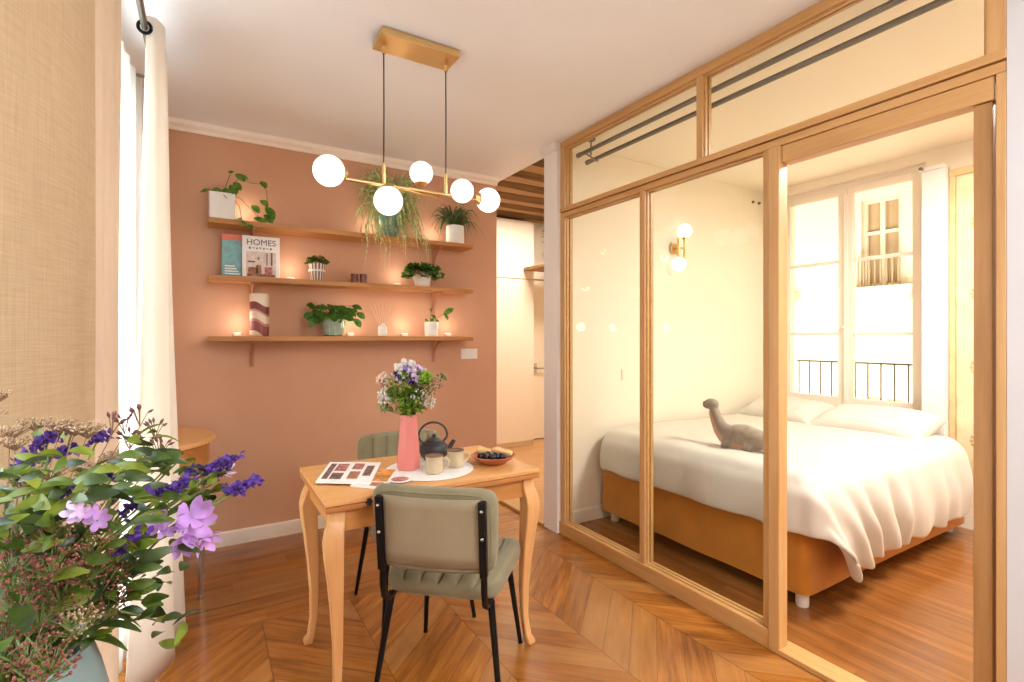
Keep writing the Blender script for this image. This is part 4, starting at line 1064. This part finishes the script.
# ------------------------------------------------------------------ foreground vase and bouquet
random.seed(11)
st_ = thing('plant_stand', 'round wooden stand under the grey-green vase', 'stand', (-.165, .66, 0))
MB().lathe([(0, .715), (.14, .715), (.145, .72), (.145, .738), (.14, .74), (0, .74)], seg=36).go('stand_top', M_table, st_)
for k in range(3):
    a = k*2*PI/3+.5; MB().tube([(.09*math.cos(a), .09*math.sin(a), .716), (.13*math.cos(a), .13*math.sin(a), 0)], [.014, .010], 10).go('leg', M_tleg, st_)
VX, VY = -.165, .66
t = thing('vase', 'grey-green glazed vase with the big flower bouquet at the lower left corner', 'vase', (VX, VY, .7405))
MB().lathe([(.06, 0), (.068, .004), (.084, .07), (.090, .15), (.086, .2), (.076, .245), (.068, .272), (.066, .277), (.062, .272), (.068, .24), (.078, .17), (.07, .06), (0, .02)], seg=44).go('vase_body', M_sage, t)
bq = thing('flower_bouquet', 'large bouquet of purple, lilac and dried flowers in the foreground vase', 'flowers', (VX, VY, 1.0))
O = V(VX, VY, 1.0)
def L_(p): return Vector(p)-O
statice = [(-0.17, 0.804, 1.189), (-0.171, 0.781, 1.178), (-0.137, 0.807, 1.205), (-0.114, 0.816, 1.191), (-0.142, 0.787, 1.184), (-0.092, 0.756, 1.154), (-0.112, 0.652, 1.17), (-0.065, 0.693, 1.136), (-0.052, 0.697, 1.14), (-0.038, 0.7, 1.143), (-0.026, 0.717, 1.146), (0.015, 0.715, 1.161), (0.023, 0.71, 1.168), (0.032, 0.681, 1.142), (0.042, 0.675, 1.144), (-0.06, 0.62, 1.121), (0.001, 0.735, 1.153), (-0.162, 0.822, 1.195)]
lilac = [(-0.013, 0.662, 1.114), (0.019, 0.736, 1.156), (-0.1, 0.598, 1.161), (-0.042, 0.656, 1.124), (-0.084, 0.6, 1.151), (0.001, 0.665, 1.093), (-0.022, 0.656, 1.096)]
tan = [(-0.191, 0.80, 1.214), (-0.176, 0.831, 1.218), (-0.145, 0.789, 1.219), (-0.13, 0.779, 1.216), (-0.117, 0.771, 1.213), (-0.197, 0.77, 1.258), (-0.202, 0.77, 1.235), (-0.184, 0.789, 1.203), (-0.161, 0.704, 1.179), (-0.142, 0.728, 1.177), (-0.12, 0.773, 1.169), (-0.164, 0.683, 1.17), (-0.06, 0.807, 1.167), (-0.069, 0.789, 1.159), (-0.099, 0.831, 1.167)]
bud = [(-0.071, 0.814, 1.216), (-0.088, 0.824, 1.206), (-0.056, 0.828, 1.196), (-0.049, 0.8, 1.176), (-0.096, 0.782, 1.213), (-0.081, 0.808, 1.189), (-0.065, 0.81, 1.187)]
pink = [(-0.143, 0.601, 1.128), (-0.131, 0.605, 1.11), (-0.116, 0.596, 1.123), (-0.136, 0.596, 1.093), (-0.111, 0.605, 1.092), (-0.096, 0.619, 1.105), (-0.124, 0.601, 1.079), (-0.087, 0.637, 1.082), (-0.104, 0.624, 1.063), (-0.082, 0.657, 1.052), (-0.079, 0.667, 1.057), (-0.143, 0.612, 1.141), (-0.115, 0.607, 1.137), (-0.092, 0.616, 1.124), (-0.147, 0.603, 1.072), (-0.126, 0.567, 1.062), (-0.109, 0.556, 1.056), (-0.116, 0.56, 1.046), (-0.078, 0.654, 1.093)]
leafp = [(-0.098, 0.713, 1.174), (-0.07, 0.696, 1.163), (-0.096, 0.642, 1.17), (-0.116, 0.631, 1.167), (-0.142, 0.623, 1.164), (-0.127, 0.614, 1.15), (-0.079, 0.632, 1.15), (-0.067, 0.765, 1.158), (-0.037, 0.77, 1.159), (-0.02, 0.76, 1.147), (-0.004, 0.727, 1.134), (-0.028, 0.695, 1.135), (-0.05, 0.673, 1.133), (-0.07, 0.627, 1.126), (-0.096, 0.619, 1.138), (-0.159, 0.68, 1.19), (-0.16, 0.658, 1.167), (-0.114, 0.618, 1.151), (-0.14, 0.645, 1.176), (-0.05, 0.673, 1.036), (-0.037, 0.676, 1.007), (-0.087, 0.637, 1.062), (-0.059, 0.678, 1.058), (-0.041, 0.679, 1.081), (-0.142, 0.728, 1.198), (-0.056, 0.758, 1.183), (-0.027, 0.787, 1.161), (-0.147, 0.614, 1.15), (-0.106, 0.613, 1.124), (-0.069, 0.649, 1.093), (0.011, 0.717, 1.144), (-0.009, 0.706, 1.111)]
def stem_to(w, p, r=.0012, s=.9):
    p = Vector(p); h = V(p.x*.25, p.y*.25, .03); base = V(p.x*.12, p.y*.12, -.06)
    w.tube([base, h, h.lerp(p, .5)+V(0, 0, .02), p], [r*1.3, r, r, r*.7], 5)
w = MB()
for p in statice+lilac+leafp: stem_to(w, L_(p), .0014)
w.go('stems', M_stem, bq)
for p in statice:
    c = L_(p); ax = V(rnd(.2, 1), rnd(-.2, .2), rnd(-.1, .4)).normalized()*.016; w = MB()
    for k in range(34):
        f = rnd(-1, 1); q = c+ax*f+V(rnd(-1, 1), rnd(-1, 1), rnd(-1, 1))*.0045; a = V(rnd(-1, 1), rnd(-1, 1), rnd(-.2, 1)).normalized()
        w.leaf(q, q+a*.008, .006, up=(rnd(-1, 1), rnd(-1, 1), .3), n=3, fold=.3)
        if k % 3 == 0: w.ball(q, .0026, 6)
    w.go('statice_flower', M_purple, bq, smooth=80, recalc=False)
for i, p in enumerate(lilac):
    s = (.030, .018, .013, .017, .013, .019, .017)[i]; m = (M_lilac, M_lilacp, M_lilacp, M_lilac, M_lilac, M_lilac, M_lilac)[i]
    dd = [(.5, -.8, .3), (.9, -.3, .3), (.2, -1, .4), (0, -1, .2), (.2, -1, .3), (.6, -.6, -.5), (.1, -.9, -.2)][i]
    petal_flower(bq, 'lilac_blossom', L_(p), dd, s, m, 6)
    petal_flower(bq, 'lilac_blossom', L_(p)+V(rnd(-.012, .012), rnd(-.01, .01), rnd(-.012, .012)), (dd[0]+rnd(-.7, .7), dd[1], dd[2]+rnd(-.5, .5)), s*.75, m, 5)
def sprig(p, name, m, n, r, flat, pr, ms):
    n = int(n*1.7); pr *= .72
    c = L_(p); w = MB(); ws = MB(); stem_to(ws, c-V(0, 0, .008), .0008)
    for k in range(n):
        a = rnd(0, 2*PI); rr = r*math.sqrt(rnd(0, 1)); q = c+V(math.cos(a)*rr, math.sin(a)*rr, rnd(-.5, .5)*flat)
        if q.x+VX < -.235: q.x = -.235-VX
        w.ball(q, pr*rnd(.7, 1.3), 6, (1, 1, rnd(.7, 1.3)))
        if k % 2 == 0: ws.tube([c-V(0, 0, r*.7), q], .0004, 4)
    o = w.go(name, m, bq, smooth=80); ws.go('sprig_stem', ms, o)
for p in tan: sprig(p, 'dried_flower_sprig', M_tan, 46, .018, .007, .0016, M_brown)
for p in pink: sprig(p, 'rose_flower_sprig', M_rose, 44, .021, .026, .0017, M_stem)
for p in pink[::2]: sprig((p[0]+.012, p[1]+.03, p[2]+.012), 'dried_flower_sprig', M_tan, 40, .02, .02, .0015, M_stem)
for p in bud:
    c = L_(p); w = MB(); ws = MB(); stem_to(ws, c-V(0, 0, .012), .0008)
    for k in range(7):
        a = V(rnd(-1, 1), rnd(-.6, .6), rnd(0, 1)).normalized(); b = c+a*.010; ws.tube([c-V(0, 0, .012), b], .0005, 4); w.tube([b, b+a*.004, b+a*.008], [.0006, .0019, .0004], 6)
    o = w.go('bud_sprig', M_bud, bq, smooth=80); ws.go('sprig_stem', M_brown, o)
la, lb_, lc = MB(), MB(), MB()
for j, p in enumerate(leafp):
    c = L_(p)
    for k in range(9):
        a = rnd(0, 2*PI); dr_ = V(math.cos(a), math.sin(a)*.8-.2, rnd(-.35, .45)); b = c+V(rnd(-1, 1), rnd(-1, 1), rnd(-1, 1))*.020; l = rnd(.020, .036); tp = b+dr_*l
        if tp.x+VX < -.225: continue
        (la, lb_, lc)[k % 3].leaf(b, tp, rnd(.008, .013), up=(rnd(-1, 1), rnd(-1.2, .3), rnd(.1, 1)), bend=.12, n=6)
for k in range(80):     # dense inner foliage over the rim
    a = rnd(0, 2*PI); r = rnd(.02, .075); b = V(r*math.cos(a), r*math.sin(a), rnd(.0, .12)); tp = b+V(math.cos(a)*.04, math.sin(a)*.04, rnd(-.03, .03))
    if tp.x+VX < -.235: continue
    (la, lc)[k % 2].leaf(b, tp, rnd(.012, .018), bend=.1)
la.go('foliage', leafmat('bouquet_leaf', (96, 118, 30), (48, 72, 18), .3), bq); lb_.go('light_foliage', leafmat('bouquet_light_leaf', (134, 144, 38), (84, 104, 24), .3), bq); lc.go('dark_foliage', leafmat('bouquet_dark_leaf', (62, 82, 24), (32, 46, 14), .2), bq)

# ------------------------------------------------------------------ light
W = bpy.data.worlds.new('World'); SC.world = W; W.use_nodes = True
bg = W.node_tree.nodes['Background']; bg.inputs[0].default_value = (.80, .90, 1.0, 1); bg.inputs[1].default_value = 9.
def portal(loc, rot, sx, sy):
    L = bpy.data.lights.new('portal', 'AREA'); L.shape = 'RECTANGLE'; L.size = sx; L.size_y = sy; L.cycles.is_portal = True
    o = bpy.data.objects.new('daylight_portal', L); COL.objects.link(o); o.location = loc; o.rotation_euler = rot
portal((LX-.02, 1.61, 1.27), (0, -PI/2, 0), 2.46, 2.22)
portal((4.86, 2.195, 1.65), (0, PI/2, 0), 1.9, 1.15)
def area(name, loc, rot, sx, sy, e, c):
    L = bpy.data.lights.new(name, 'AREA'); L.shape = 'RECTANGLE'; L.size = sx; L.size_y = sy; L.energy = e; L.color = c
    o = bpy.data.objects.new(name, L); COL.objects.link(o); o.location = loc; o.rotation_euler = rot; return o
area('hall_ceiling_lamp', (3.2, 4.2, 2.75), (0, 0, 0), .6, .6, 38, (1, .95, .88))
area('bedroom_fill_light', (3.4, .6, 2.6), (0, 0, 0), .7, .7, 66, (1, .98, .94))  # unseen fill light, added to brighten the bedroom
area('room_fill_light', (1.25, -.9, 2.58), (0, 0, 0), .8, .8, 60, (.92, .96, 1))  # added fill from behind the camera, no visible fixture

# ------------------------------------------------------------------ camera
cam = bpy.data.cameras.new('camera'); cam.sensor_width = 36; cam.lens = 510/1024*36; cam.shift_y = -4/1024.; cam.clip_start = .02
co_ = bpy.data.objects.new('camera', cam); COL.objects.link(co_); co_.location = (0, 0, 1.32); co_.rotation_euler = (PI/2, 0, -math.atan(308/510.)); SC.camera = co_
SC.view_settings.view_transform = 'Standard'; SC.view_settings.look = 'None'; SC.view_settings.gamma = 1; SC.view_settings.use_curve_mapping = False
SC.view_settings.exposure = .5
cy = SC.cycles; cy.use_denoising = True; cy.max_bounces = 10; cy.diffuse_bounces = 5; cy.glossy_bounces = 4; cy.transparent_max_bounces = 16; cy.transmission_bounces = 6; cy.sample_clamp_indirect = 6.; cy.caustics_reflective = False; cy.caustics_refractive = False
